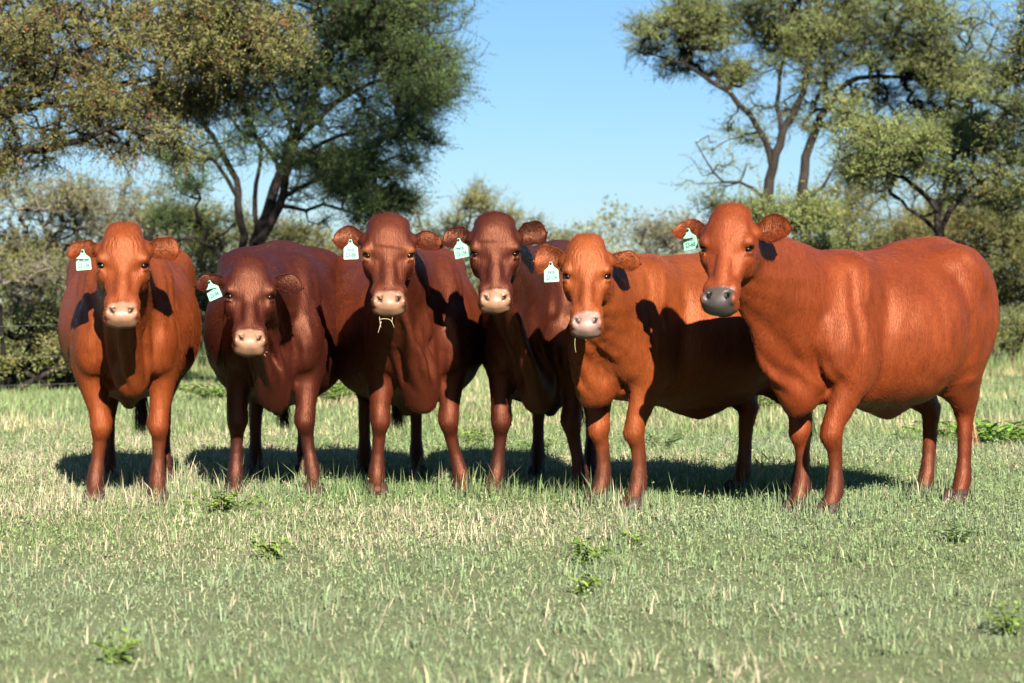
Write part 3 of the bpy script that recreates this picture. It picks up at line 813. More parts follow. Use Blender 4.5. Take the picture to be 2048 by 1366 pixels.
def surface(f, lo, hi, h):
    """surface nets of f = 0, only evaluated near the surface; vertices pulled onto it afterwards"""
    B = 4
    nb = np.ceil((hi - lo) / (h * B)).astype(int)
    n = nb * B + 1
    ci = np.stack(np.meshgrid(*[np.arange(k) for k in nb], indexing='ij'), -1).reshape(-1, 3)
    cc = lo + (ci + 0.5) * h * B
    cv = f(cc)
    act = np.abs(cv) < h * B * 1.45
    vol = np.empty(n, np.float32)
    big = np.where(cv > 0, 1.0, -1.0).reshape(nb)
    vol[:-1, :-1, :-1] = np.repeat(np.repeat(np.repeat(big, B, 0), B, 1), B, 2)
    vol[-1] = 1; vol[:, -1] = 1; vol[:, :, -1] = 1
    off = np.stack(np.meshgrid(*[np.arange(B + 1)] * 3, indexing='ij'), -1).reshape(1, -1, 3)
    g = (ci[act][:, None, :] * B + off).reshape(-1, 3)
    key = np.unique((g[:, 0] * n[1] + g[:, 1]) * n[2] + g[:, 2])
    g = np.stack([key // (n[1] * n[2]), key // n[2] % n[1], key % n[2]], -1)
    v = f(lo + g * h)
    vol[g[:, 0], g[:, 1], g[:, 2]] = v
    s = vol < 0
    cnt = np.zeros(n - 1, np.int8)
    for a in (0, 1):
        for b in (0, 1):
            for c in (0, 1):
                cnt += s[a:n[0] - 1 + a, b:n[1] - 1 + b, c:n[2] - 1 + c]
    cells = np.argwhere((cnt > 0) & (cnt < 8))
    idx = np.full(n - 1, -1, np.int32)
    idx[cells[:, 0], cells[:, 1], cells[:, 2]] = np.arange(len(cells))
    acc = np.zeros((len(cells), 3)); num = np.zeros(len(cells))
    corners = [(a, b, c) for a in (0, 1) for b in (0, 1) for c in (0, 1)]
    val = {c: vol[cells[:, 0] + c[0], cells[:, 1] + c[1], cells[:, 2] + c[2]].astype(float) for c in corners}
    for c0 in corners:
        for ax in range(3):
            if c0[ax]: continue
            c1 = list(c0); c1[ax] = 1; c1 = tuple(c1)
            a, b = val[c0], val[c1]
            m = (a < 0) != (b < 0)
            t = np.where(m, a / np.where(m, a - b, 1), 0)
            p = np.array(c0, float) + t[:, None] * (np.array(c1) - np.array(c0))
            acc += np.where(m[:, None], p, 0); num += m
    V = lo + (cells + acc / num[:, None]) * h
    F = []
    for ax in range(3):
        o1, o2 = [(1, 2), (2, 0), (0, 1)][ax]
        sl0 = [slice(None)] * 3; sl1 = [slice(None)] * 3
        sl0[ax] = slice(0, -1); sl1[ax] = slice(1, None)
        a, b = s[tuple(sl0)], s[tuple(sl1)]
        e = np.argwhere(a != b)
        e = e[(e[:, o1] > 0) & (e[:, o2] > 0) & (e[:, o1] < n[o1] - 1) & (e[:, o2] < n[o2] - 1)]
        flip = a[e[:, 0], e[:, 1], e[:, 2]]
        q = []
        for d1, d2 in ((-1, -1), (0, -1), (0, 0), (-1, 0)):
            c = e.copy(); c[:, o1] += d1; c[:, o2] += d2
            q.append(idx[c[:, 0], c[:, 1], c[:, 2]])
        q = np.stack(q, -1)
        q[~flip] = q[~flip][:, ::-1]
        F.append(q)
    F = np.vstack(F)
    F = F[(F >= 0).all(1)]
    return V, F


def grad(f, V, e=0.003):
    K = np.array([(1, -1, -1), (-1, -1, 1), (-1, 1, -1), (1, 1, 1)], float)
    v = [f(V + k * e) for k in K]
    return sum(k[None] * x[:, None] for k, x in zip(K, v)) / (4 * e), sum(v) / 4


def pull(f, V, n=2, lim=0.008):
    for _ in range(n):
        g, f0 = grad(f, V)
        st = f0[:, None] * g / np.maximum((g * g).sum(1, keepdims=True), 0.05)
        l = np.linalg.norm(st, axis=1, keepdims=True)
        V = V - st * np.minimum(1, lim / np.maximum(l, 1e-9))
    return V


def refine(V, F, mask):
    """split the quads whose corners are all in mask in four; neighbours get n-gons made of triangles"""
    V = [V]; nv = len(V[0])
    inq = mask[F].all(1)
    Q, K = F[inq], F[~inq]
    E = np.stack([Q, np.roll(Q, -1, 1)], -1).reshape(-1, 2)
    Es = np.sort(E, 1)
    key = Es[:, 0].astype(np.int64) * nv + Es[:, 1]
    uk, inv = np.unique(key, return_inverse=True)
    mid = nv + np.arange(len(uk))
    ue = np.stack([uk // nv, uk % nv], -1)
    V.append(V[0][ue].mean(1))
    cen = nv + len(uk) + np.arange(len(Q))
    V.append(V[0][Q].mean(1))
    m = mid[inv].reshape(-1, 4)
    quads = [np.stack([Q[:, i], m[:, i], cen, m[:, i - 1]], -1) for i in range(4)]
    # neighbours that share a split edge
    EK = np.stack([K, np.roll(K, -1, 1)], -1)
    EKs = np.sort(EK, -1)
    kk = EKs[..., 0].astype(np.int64) * nv + EKs[..., 1]
    pos = np.clip(np.searchsorted(uk, kk), 0, len(uk) - 1)
    hit = uk[pos] == kk
    tch = hit.any(1)
    tris = []
    for q, h, p in zip(K[tch], hit[tch], pos[tch]):
        ring = []
        for i in range(4):
            ring.append(q[i])
            if h[i]: ring.append(mid[p[i]])
        # fan from a split point
        st = next(i for i, r in enumerate(ring) if r >= nv)
        ring = ring[st:] + ring[:st]
        for i in range(1, len(ring) - 1): tris.append((ring[0], ring[i], ring[i + 1]))
    return np.vstack(V), [np.vstack([K[~tch]] + quads), np.array(tris, dtype=np.int32).reshape(-1, 3)]


HL = 0.50   # length of a head, poll to muzzle


def head_frame(spec):
    """origin (poll), axis down the face, side, forehead normal"""
    hy, hp, hr = radians(spec['yaw']), radians(spec['pitch']), radians(spec.get('roll', 0))
    fwd = np.array([sin(hy), -cos(hy), 0.0])
    a = fwd * cos(hp) + np.array([0, 0, -sin(hp)])
    n = fwd * sin(hp) + np.array([0, 0, cos(hp)])
    s = np.cross(a, n)         # points to the viewer's right when the cow faces the viewer
    if s @ np.array([cos(hy), sin(hy), 0.0]) < 0: s = -s
    s, n = s * cos(hr) + n * sin(hr), n * cos(hr) - s * sin(hr)
    return np.array(spec['poll'], float), a, s, n


def hide_relief(V, G, Y):
    """muscle lines and bones under the hide: grooves (-) and ridges (+) drawn on the side and on the chest"""
    out = np.zeros(len(V))
    def line(U, poly, depth, sig, m):
        poly = np.array(poly, float); best = np.full(len(U), 9.0)
        for a, b in zip(poly[:-1], poly[1:]):
            d = b - a; t = np.clip(((U - a) @ d) / (d @ d), 0, 1)
            best = np.minimum(best, np.linalg.norm(U - a - t[:, None] * d, axis=1))
        return depth * np.exp(-(best / sig) ** 2) * m
    side = np.clip((np.abs(G[:, 0]) - .25) / .35, 0, 1) * (V[:, 1] > -.25)
    U = V[:, 1:3]
    for poly, dp, sg in (([(.235, .58), (.215, .78), (.25, 1.05)], -.010, .038), ([(-.01, 1.14), (-.045, .96), (-.03, .80)], -.012, .030),
                         ([(Y(.98), .58), (Y(1.06), .74), (Y(1.05), .95), (Y(.98), 1.12)], -.012, .045), ([(Y(1.44), 1.12), (Y(1.43), .88), (Y(1.45), .66)], -.011, .026),
                         ([(.05, .98), (.13, .76)], -.009, .026), ([(Y(1.13), 1.235), (Y(1.20), 1.17), (Y(1.25), 1.10)], .014, .034), ([(.11, 1.17), (.02, .90)], .007, .022),
                         ([(Y(.55), .66), (Y(.80), .60), (Y(1.0), .66)], -.006, .03), ([(Y(1.25), .92), (Y(1.18), .74), (Y(1.22), .62)], .008, .03), ([(Y(1.30), 1.05), (Y(1.33), .82)], -.007, .028)):
        out += line(U, poly, dp, sg, side)
    front = np.clip((-G[:, 1] - .25) / .35, 0, 1) * (V[:, 1] < .2) * (V[:, 1] > -.30) * (V[:, 2] < 1.05)
    W = np.stack([np.abs(V[:, 0]), V[:, 2]], -1)
    for poly, dp, sg in (([(.105, .90), (.112, .74), (.105, .60)], -.018, .024), ([(.17, .92), (.175, .78)], .008, .035), ([(.145, .70), (.15, .60)], .006, .03)):
        out += line(W, poly, dp, sg, front)
    return out


def cow_prims(c):
    """volumes of one animal in its own frame: x to the side, y towards the tail (0 = fore hooves), z up"""
    P = []
    fat = c.get('fat', 1.0); YL = c.get('long', .88); Y = lambda v: v if v < .1 else .1 + (v - .1) * YL
    w = np.array([.05, .12, .155, .180, .218, .300, .378, .405, .385, .350, .315, .275, .215, .07])
    w[4:] *= fat
    y = [-.21, -.17, -.10, .01, .15, .35, .6, .85, 1.05, 1.2, 1.35, 1.48, 1.57, 1.61]
    zt = [.98, 1.05, 1.14, 1.205, 1.245, 1.262, 1.268, 1.282, 1.302, 1.318, 1.318, 1.292, 1.235, 1.09]
    zb = [.80, .72, .64, .56, .50, .465, .44, .44, .49, .57, .65, .72, .80, .90]
    bl = c.get('belly', 0.0)
    zb = [v + bl * (1 if 3 < i < 10 else .4) for i, v in enumerate(zb)]
    wd = [.5, .45, .45, .44, .44, .44, .45, .47, .50, .54, .58, .60, .55, .5]
    P.append(Trunk([Y(v) for v in y], zt, zb, w, wd))
    hp_ = 0.30 * min(fat, 1.03)
    for sx in (-1, 1):
        # hooks, pins, flank hollow, rib and shoulder masses
        P.append(Ell((sx * hp_ * .78, Y(1.17), 1.19), (.080, .13, .078), k=.11))
        P.append(Ell((sx * .115, Y(1.54), 1.13), (.07, .07, .09), k=.10))
        P.append(Ell((sx * .168, .05, .93), (.074, .160, .29), euler_axes(radians(-16), sx * radians(-4), 0), k=.06))      # shoulder blade
        P.append(Ell((sx * .160, -.045, .81), (.074, .110, .17), euler_axes(radians(-18), 0, 0), k=.085))                                     # point of the shoulder
        P.append(Ell((sx * .188, .07, .73), (.068, .130, .16), k=.055))                                       # upper arm
        P.append(Ell((sx * .10, .12, 1.10), (.09, .18, .13), k=.10))
        P.append(Ell((sx * .19, Y(1.33), .96), (.15, .235, .29), euler_axes(radians(10), 0, 0), k=.08))
    # tail head and back bone
    P.append(Tube([(0, Y(.9), 1.25), (0, Y(1.25), 1.285), (0, Y(1.5), 1.275), (0, Y(1.60), 1.19)], [(.06, .035, .05)] * 4, (0, 0, 1), k=.09))
    # legs
    for i, (hx, hyy) in enumerate(c['fore']):
        sx = -1 if i == 0 else 1
        kx, ky = c['knee'][i]
        x0 = sx * .180
        L = [(x0, .03, .84), (x0, .03, .70), (x0 * .6 + kx * .4, .02 + ky * .4, .57), (x0 * .1 + kx * .9, ky * .9, .46), (kx, ky - .012, .385),
             (kx * .85 + hx * .15, ky * .8 + hyy * .2 + .01, .315), (kx * .5 + hx * .5, ky * .45 + hyy * .55 + .018, .22), (kx * .12 + hx * .88, hyy + .008, .125), (hx, hyy - .012, .075), (hx, hyy - .03, .03)]
        R = [(.080, .11, .13), (.076, .10, .115), (.064, .080, .086), (.0505, .056, .060), (.0495, .052, .052), (.035, .037, .044), (.0295, .033, .042), (.0410, .042, .051), (.039, .043, .047), (.047, .053, .051)]
        P.append(Tube(L, R, (0, -1, 0), k=.035))
        P.append(Ell((kx - sx * .006, ky - .028, .375), (.035, .030, .042), k=.025))
        P.append(Ell((kx - sx * .022, ky + .0, .40), (.030, .040, .045), k=.025))
    for i, (hx, hyy) in enumerate(c['hind']):
        sx = -1 if i == 0 else 1
        x0 = sx * .20; dy = hyy - Y(1.42)
        L = [(x0, Y(1.24), .90), (sx * .215, Y(1.24), .74), (sx * .2 * .7 + hx * .3, Y(1.33) + dy * .3, .62), (sx * .2 * .3 + hx * .7, Y(1.43) + dy * .7, .53), (hx * .95, Y(1.49) + dy * .9, .455),
             (hx, Y(1.485) + dy, .36), (hx, Y(1.475) + dy, .22), (hx, Y(1.455) + dy, .125), (hx, Y(1.43) + dy, .075), (hx, Y(1.41) + dy, .03)]
        R = [(.125, .19, .22), (.115, .175, .205), (.090, .140, .165), (.064, .098, .115), (.050, .066, .074), (.036, .042, .050), (.0315, .036, .043), (.0415, .043, .051), (.039, .043, .047), (.047, .053, .051)]
        P.append(Tube(L, R, (0, -1, 0), k=.06))
    # udder or navel fold under the belly
    P.append(Ell((0, Y(1.17), .60 + bl), (.13, .15, .10), k=.12))
    P.append(Tube([(0, .45, .46 + bl), (0, .60, .425 + bl), (0, .76, .455 + bl)], [(.03, .04, .03), (.035, .04, .045), (.03, .04, .03)], (0, 0, 1), k=.06))
    # head
    H, a, s, n = head_frame(c['head'])
    hs = c['head'].get('size', 1.0)
    at = lambda t, x, z: H + hs * (a * t + s * x + n * z)
    wd_ = c['head'].get('wide', 1.0)
    # neck, dewlap, brisket
    nk = at(.16, 0, -.17)
    jaw = at(.24, 0, -.22)
    m1 = np.array([nk[0] * .25, -.02, 1.00]) 
    P.append(Tube([(0, .18, .98), m1, m1 * .42 + nk * .58, nk, at(.07, 0, -.09)],
                  [(.16, .255, .34), (.15, .245, .34), (.122, .195, .23), (.106, .145, .14), (.09, .11, .09)], (0, -.35, 1), k=.09))
    bz = c.get('brisket', .44)
    bx = c.get('brisket_x', 0.0)
    P.append(Tube([(0, .08, .66), (bx * .6, -.09, bz + .17), (bx, -.165, bz + .115)], [(.11, .15, .12), (.098, .14, .13), (.075, .10, .105)], (0, 0, 1), k=.075))
    b0 = np.array([bx, -.185, bz + .14])
    d1 = jaw * .55 + b0 * .45 + np.array([0, .03, .0]); d2 = jaw * .22 + b0 * .78 + np.array([0, -.015, 0])
    P.append(Tube([jaw + np.array([0, .08, 0]), d1, d2, b0 + np.array([0, .03, -.06])], [(.035, .09, .09), (.034, .11, .11), (.045, .10, .10), (.055, .09, .07)], (0, -1, .5), k=.075))
    # folds of loose skin down the throat and chest
    for fx, ph, amp in ((.05, 0.0, 1), (-.055, .5, 1)):
        q0 = jaw * .45 + b0 * .55 + np.array([fx * .9, .02 + abs(fx) * .8, .12]); q1 = b0 + np.array([fx * 1.25, .015 + abs(fx) * .6, -.01])
        qm = (q0 + q1) / 2 + np.array([fx * .25 + .012 * sin(ph * 9), -.01, 0])
        P.append(Tube([q0, qm, q1], [(.010, .02, .02), (.016 * amp, .028, .02), (.012, .02, .02)], (0, -1, 0), k=.045))
    # skull and face
    e = np.stack([a, s, n])
    def hell(t, x, z, rt, rx, rz, k=.03, sub=False, rot=None):
        M = e if rot is None else rot @ e
        P.append(Ell(at(t, x * wd_, z), np.array([rt, rx * wd_, rz]) * hs, M, k=k * hs, sub=sub))
    tt = [(.018, -.075), (.07, -.082), (.16, -.085), (.24, -.082), (.31, -.074), (.38, -.066), (.45, -.06), (.50, -.058)]
    rr = [(.055, .045, .07), (.097, .072, .10), (.113, .080, .12), (.108, .072, .115), (.085, .054, .095), (.072, .046, .075), (.071, .047, .06), (.07, .048, .055)]
    P.append(Tube([at(t, 0, z) for t, z in tt], np.array(rr) * hs * np.array([wd_, 1, 1]), n, k=.04 * hs))
    P.append(Tube([at(.17, 0, -.185), at(.30, 0, -.16), at(.42, 0, -.122), at(.495, 0, -.112)], np.array([(.07, .05, .05), (.06, .045, .042), (.047, .035, .033), (.050, .03, .03)]) * hs, n, k=.035 * hs))
    pw = c['head'].get('poll_w', .075)
    sq = c['head'].get('square', 0.0)
    hell(.020, 0, -.055, .046, pw * 1.05, .048, k=.04)
    if sq:
        for sx in (-1, 1): hell(.012, sx * pw * .55, -.052, .038, pw * .50, .042, k=.035)
    else:
        hell(.008, .0, -.058, .040, pw * .72, .044, k=.04)
    hell(.09, 0, -.030, .085, .075, .034, k=.06)
    hell(.36, 0, -.016, .13, .031, .024, k=.035)
    hell(.15, 0, -.026, .075, .088, .027, k=.05)
    for sx in (-1, 1):
        hell(.180, sx * .099, -.033, .042, .027, .034, k=.024)         # brow
        hell(.240, sx * .094, -.075, .04, .026, .035, k=.03)           # below the eye
        hell(.215, sx * .082, -.145, .095, .036, .068, k=.04)          # cheek
        hell(.105, sx * .112, -.085, .03, .03, .03, k=.05)             # root of the ear
        hell(.43, sx * .052, -.045, .05, .03, .04, k=.03)
        hell(.214, sx * .121, -.040, .0142, .034, .027, k=.007, sub=True)
        hell(.236, sx * .106, -.043, .010, .014, .022, k=.012)   # eye opening
        P.append(Tube([at(.228, sx * .108 * wd_, -.018), at(.252, sx * .092 * wd_, -.012), at(.290, sx * .074 * wd_, -.006)], np.array([(.006, .008, .008), (.007, .009, .009), (.004, .007, .007)]) * hs, n, k=.028 * hs, sub=True))
        P.append(Tube([at(.226, sx * .120 * wd_, -.04), at(.242, sx * .106 * wd_, -.028), at(.256, sx * .093 * wd_, -.020)], np.array([(.004, .006, .006)] * 3) * hs, n, k=.012 * hs))
    # muzzle
    hell(.505, 0, -.045, .044, .083, .050, k=.03)
    hell(.488, 0, -.018, .052, .062, .026, k=.025)
    hell(.522, 0, -.075, .030, .074, .036, k=.03)
    hell(.500, 0, -.128, .040, .052, .028, k=.02)
    hell(.525, 0, -.108, .050, .068, .0045, k=.014, sub=True)              # mouth
    for sx in (-1, 1):
        R = euler_axes(0, 0, sx * radians(32))
        hell(.491, sx * .044, .010, .0270, .0105, .042, k=.006, sub=True, rot=R)
        hell(.497, sx * .064, -.006, .028, .017, .02, k=.02)
    return P, (H, a, s, n, hs, wd_, at)
# ------------------------------------------------------------------ materials of the animals
def coat_material(name, rough=0.43):
    M = Nodes(name)
    tint = M.attr('tint')
    wet = M.attr('wet').outputs['Fac']
    co = M.coord('Object')
    streak = M.noise(M.mapping(co, (150, 110, 16)), 1.0, 3, .6, .3)
    lock = M.noise(M.mapping(co, (46, 34, 6.5)), 1.0, 3, .6, .8)
    patch = M.noise(co, 5.0, 3, .55)
    fine = M.noise(M.mapping(co, (420, 300, 60)), 1.0, 2, .5)
    c = M.mix(1.0, tint.outputs['Color'], M.ramp(streak, [(.30, (.74, .72, .70)), (.55, (1, 1, 1)), (.75, (1.16, 1.2, 1.25))]), 'MULTIPLY')
    c = M.mix(1.0, c, M.ramp(lock, [(.32, (.90, .89, .88)), (.5, (1, 1, 1)), (.7, (1.06, 1.08, 1.1))]), 'MULTIPLY')
    c = M.mix(1.0, c, M.ramp(patch, [(.32, (.80, .76, .74)), (.5, (1, 1, 1)), (.7, (1.14, 1.18, 1.2))]), 'MULTIPLY')
    c = M.mix(wet, c, tint.outputs['Color'])
    h = M.math('ADD', M.math('ADD', streak, M.math('MULTIPLY', fine, .6)), M.math('MULTIPLY', lock, 1.0))
    dry = M.math('SUBTRACT', 1.0, wet)
    pore = M.noise(co, 260.0, 2, .5)
    h = M.math('ADD', M.math('MULTIPLY', h, dry), M.math('MULTIPLY', M.math('MULTIPLY', pore, wet), .55))
    bs = M.n('ShaderNodeBsdfPrincipled')
    M.set(bs, 'Base Color', c)
    M.set(bs, 'Roughness', M.math('SUBTRACT', M.math('ADD', rough, M.math('MULTIPLY', M.math('SUBTRACT', patch, .5), .25)), M.math('MULTIPLY', wet, .16)))
    M.set(bs, 'Specular IOR Level', M.math('SUBTRACT', .70, M.math('MULTIPLY', wet, .42)))
    M.set(bs, 'Specular Tint', M.mix(wet, (1.0, .43, .25), (1, 1, 1)))
    M.set(bs, 'Sheen Weight', 0.0); M.set(bs, 'Sheen Roughness', .35); M.set(bs, 'Sheen Tint', (1.0, .75, .68))
    M.set(bs, 'Normal', M.bump(h, .42, .006))
    return M.finish(bs)


def hair_material(name, rough=.4):
    M = Nodes(name)
    tint = M.attr('tint')
    info = M.n('ShaderNodeHairInfo')
    c = M.mix(1.0, tint.outputs['Color'], M.ramp(info.outputs['Random'], [(0, (.78, .76, .74)), (.5, (1, 1, 1)), (1, (1.22, 1.22, 1.22))]), 'MULTIPLY')
    bs = M.n('ShaderNodeBsdfPrincipled')
    M.set(bs, 'Base Color', c); M.set(bs, 'Roughness', rough); M.set(bs, 'Specular IOR Level', .70); M.set(bs, 'Specular Tint', (1.0, .46, .28))
    return M.finish(bs)


def plain_material(name, color, rough=.5, spec=.5, coat=0.0, var=0.0, scale=20.0):
    M = Nodes(name)
    bs = M.n('ShaderNodeBsdfPrincipled')
    if var:
        f = M.noise(M.coord('Object'), scale, 4, .6)
        lo = tuple(x * (1 - var) for x in color); hi = tuple(min(1, x * (1 + var)) for x in color)
        M.set(bs, 'Base Color', M.ramp(f, [(.3, lo), (.7, hi)]))
    else:
        M.set(bs, 'Base Color', color)
    M.set(bs, 'Roughness', rough); M.set(bs, 'Specular IOR Level', spec); M.set(bs, 'Coat Weight', coat); M.set(bs, 'Coat Roughness', .03)
    return M.finish(bs)


MAT_COAT = coat_material('cattle_coat', .50)
MAT_HAIR = hair_material('cattle_hair', .50)
MAT_EYE = plain_material('cattle_eye', (.004, .003, .002), .16, .25, .0)
MAT_HORN = plain_material('cattle_hoof', (.045, .024, .018), .55, .35, 0, .35, 60)
MAT_TAG = plain_material('tag_plastic', (.235, .50, .345), .5, .4, 0, .05, 90)
MAT_INK = plain_material('tag_ink', (.03, .05, .045), .6, .2)
MAT_STUD = plain_material('tag_stud', (.02, .02, .02), .4, .4)


def set_attr(me, name, vals):
    at = me.attributes.new(name, 'FLOAT', 'POINT')
    at.data.foreach_set('value', np.asarray(vals, dtype=np.float32))


def hair_object(name, roots, dirs, length, tint, parent, mat, radius=.0007, bend=None, n=4, seed=1, spread=.25):
    """strands: roots N x 3, dirs N x 3 (unit), bend N x 3 vector added towards the tip"""
    r = np.random.default_rng(seed)
    N = len(roots)
    length = np.broadcast_to(np.asarray(length, float), (N,)) * r.uniform(.65, 1.25, N)
    d = dirs + r.normal(0, spread, (N, 3)); d /= np.linalg.norm(d, axis=1, keepdims=True)
    bend = np.zeros((N, 3)) if bend is None else bend + r.normal(0, spread * .6, (N, 3))
    u = np.linspace(0, 1, n)
    P = roots[:, None, :] + length[:, None, None] * (d[:, None, :] * u[None, :, None] + bend[:, None, :] * (u ** 2)[None, :, None])
    cu = bpy.data.hair_curves.new(name)
    cu.add_curves([n] * N)
    cu.position_data.foreach_set('vector', P.astype(np.float32).ravel())
    ra = cu.attributes.get('radius') or cu.attributes.new('radius', 'FLOAT', 'POINT')
    ra.data.foreach_set('value', np.tile(np.interp(u, [0, .4, 1], [1, .8, .2]) * radius, N).astype(np.float32))
    tc = cu.attributes.new('tint', 'FLOAT_COLOR', 'CURVE')
    c4 = np.ones((N, 4), np.float32); c4[:, :3] = tint
    tc.data.foreach_set('color', c4.ravel())
    cu.materials.append(mat)
    o = bpy.data.objects.new(name, cu)
    COL.objects.link(o)
    o.parent = parent
    return o


def text_mesh(body, size):
    cu = bpy.data.curves.new('lettering', 'FONT')
    cu.body = body; cu.size = size; cu.align_x = 'CENTER'; cu.align_y = 'CENTER'
    cu.offset = size * .013
    o = bpy.data.objects.new('lettering', cu)
    COL.objects.link(o)
    dg = bpy.context.evaluated_depsgraph_get()
    me = bpy.data.meshes.new_from_object(o.evaluated_get(dg))
    bpy.data.objects.remove(o, do_unlink=True)
    bpy.data.curves.remove(cu)
    me.materials.clear()
    me.materials.append(MAT_INK)
    return me


def build_ear(c, fr, sx, root, seed):
    H, a, s, n, hs, wd_, at = fr
    es = c['head'].get('ear', {})
    droop = radians(es.get('droop', (0, 0))[0 if sx < 0 else 1])
    r = np.random.default_rng(seed)
    base = at(.108, sx * .098 * wd_, -.088)
    out = norm(s * sx * cos(droop) + np.array([0, 0, -1]) * sin(droop) - n * .10)
    tn = es.get('turn', (0, 0))[0 if sx < 0 else 1]
    front = n * .92 - a * (.15 + tn) + s * sx * .22
    front = norm(front - out * (front @ out))
    up = norm(np.cross(front, out) * (1 if np.cross(front, out)[2] > 0 else -1))
    Lr = es.get('len', .185) * hs
    nu, nv = 22, 15
    us = np.linspace(0, 1, nu)
    W = hermite([0, .18, .42, .68, .86, .95, 1.0], [.024, .040, .066, .072, .058, .037, .006], us) * hs * es.get('wide', 1.0)
    phi = hermite([0, .25, .6, 1], [1.6, 1.05, .70, .5], us)
    A, B = [], []
    vs = np.linspace(-1, 1, nv)
    for i, u in enumerate(us):
        cen = base + out * (Lr * u) + up * (.020 * sin(u * 2.6) - .006 * u) * hs - front * .012 * sin(u * pi)
        for v in vs:
            th = v * phi[i]
            R = W[i] / max(.35, sin(min(phi[i], pi / 2)))
            jag = 1 + .10 * sin(9 * u + 3 * v * sx + seed) * (abs(v) ** 3) * (u > .3)
            p = cen + up * R * sin(th) * jag + front * R * (1 - cos(th)) * .85
            # the lower tip rolls towards the viewer
            if v < 0: p = p + front * .022 * hs * (abs(v) ** 2) * max(0, u - .25)
            A.append(p)
    A = np.array(A).reshape(nu, nv, 3)
    du = np.gradient(A, axis=0); dv = np.gradient(A, axis=1)
    nr = np.cross(du, dv); nr /= np.maximum(np.linalg.norm(nr, axis=2, keepdims=True), 1e-9)
    sg = np.sign((nr @ front).mean())
    nr = nr * sg
    thick = .0055 * hs * hermite([0, .5, 1], [1.3, 1, .5], us)[:, None, None] * (1 - .6 * np.abs(vs) ** 4)[None, :, None]
    Bk = A - nr * thick
    V = np.vstack([A.reshape(-1, 3), Bk.reshape(-1, 3)])
    o = nu * nv
    F = []
    for i in range(nu - 1):
        for j in range(nv - 1):
            q = [i * nv + j, i * nv + j + 1, (i + 1) * nv + j + 1, (i + 1) * nv + j]
            F.append(q if sg > 0 else q[::-1]); q2 = [o + x for x in q]; F.append(q2[::-1] if sg > 0 else q2)
    rim = [i * nv for i in range(nu)] + [(nu - 1) * nv + j for j in range(1, nv)] + [i * nv + nv - 1 for i in range(nu - 2, -1, -1)]
    for x, y2 in zip(rim[:-1], rim[1:]):
        q = [x, y2, o + y2, o + x]
        F.append(q[::-1] if sg > 0 else q)
    base_c = np.array(c['coat'])
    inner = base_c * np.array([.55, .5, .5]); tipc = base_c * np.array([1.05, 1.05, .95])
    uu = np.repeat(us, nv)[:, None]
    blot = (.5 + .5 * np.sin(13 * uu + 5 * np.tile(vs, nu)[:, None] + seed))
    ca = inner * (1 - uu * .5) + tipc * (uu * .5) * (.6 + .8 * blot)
    C = np.vstack([ca, np.tile(base_c * .95, (o, 1))])
    ob = mesh_np('ear', V, np.array(F), MAT_COAT, root, True, C)
    set_attr(ob.data, 'wet', np.zeros(len(V)))
    # hair in the ear and along its rim
    idx = r.integers(0, nu, 900), r.integers(0, nv, 900)
    keep = us[idx[0]] < .85
    ro = A[idx][keep]
    dirs = (-up * .75 + out * .55 + nr[idx][keep] * .30)
    h1, d1, t1 = ro, dirs, np.tile(base_c * .55, (len(ro), 1)) * r.uniform(.6, 1.4, (len(ro), 1))
    ri = r.integers(0, len(rim), 520)
    rp = A.reshape(-1, 3)[np.array(rim)[ri]]
    cen = A[:, nv // 2].mean(0)
    dd = rp - cen; dd /= np.linalg.norm(dd, axis=1, keepdims=True)
    ho = hair_object('ear_hair', np.vstack([h1, rp]), np.vstack([d1, dd * .8 + out * .4]), np.concatenate([np.full(len(h1), .020), np.full(len(rp), .008)]) * hs,
                     np.vstack([t1, np.tile(base_c * 1.1, (len(rp), 1))]), ob, MAT_HAIR, radius=.0006, seed=seed, spread=.3)
    return ob, (base, out, up, front, Lr, A, us)


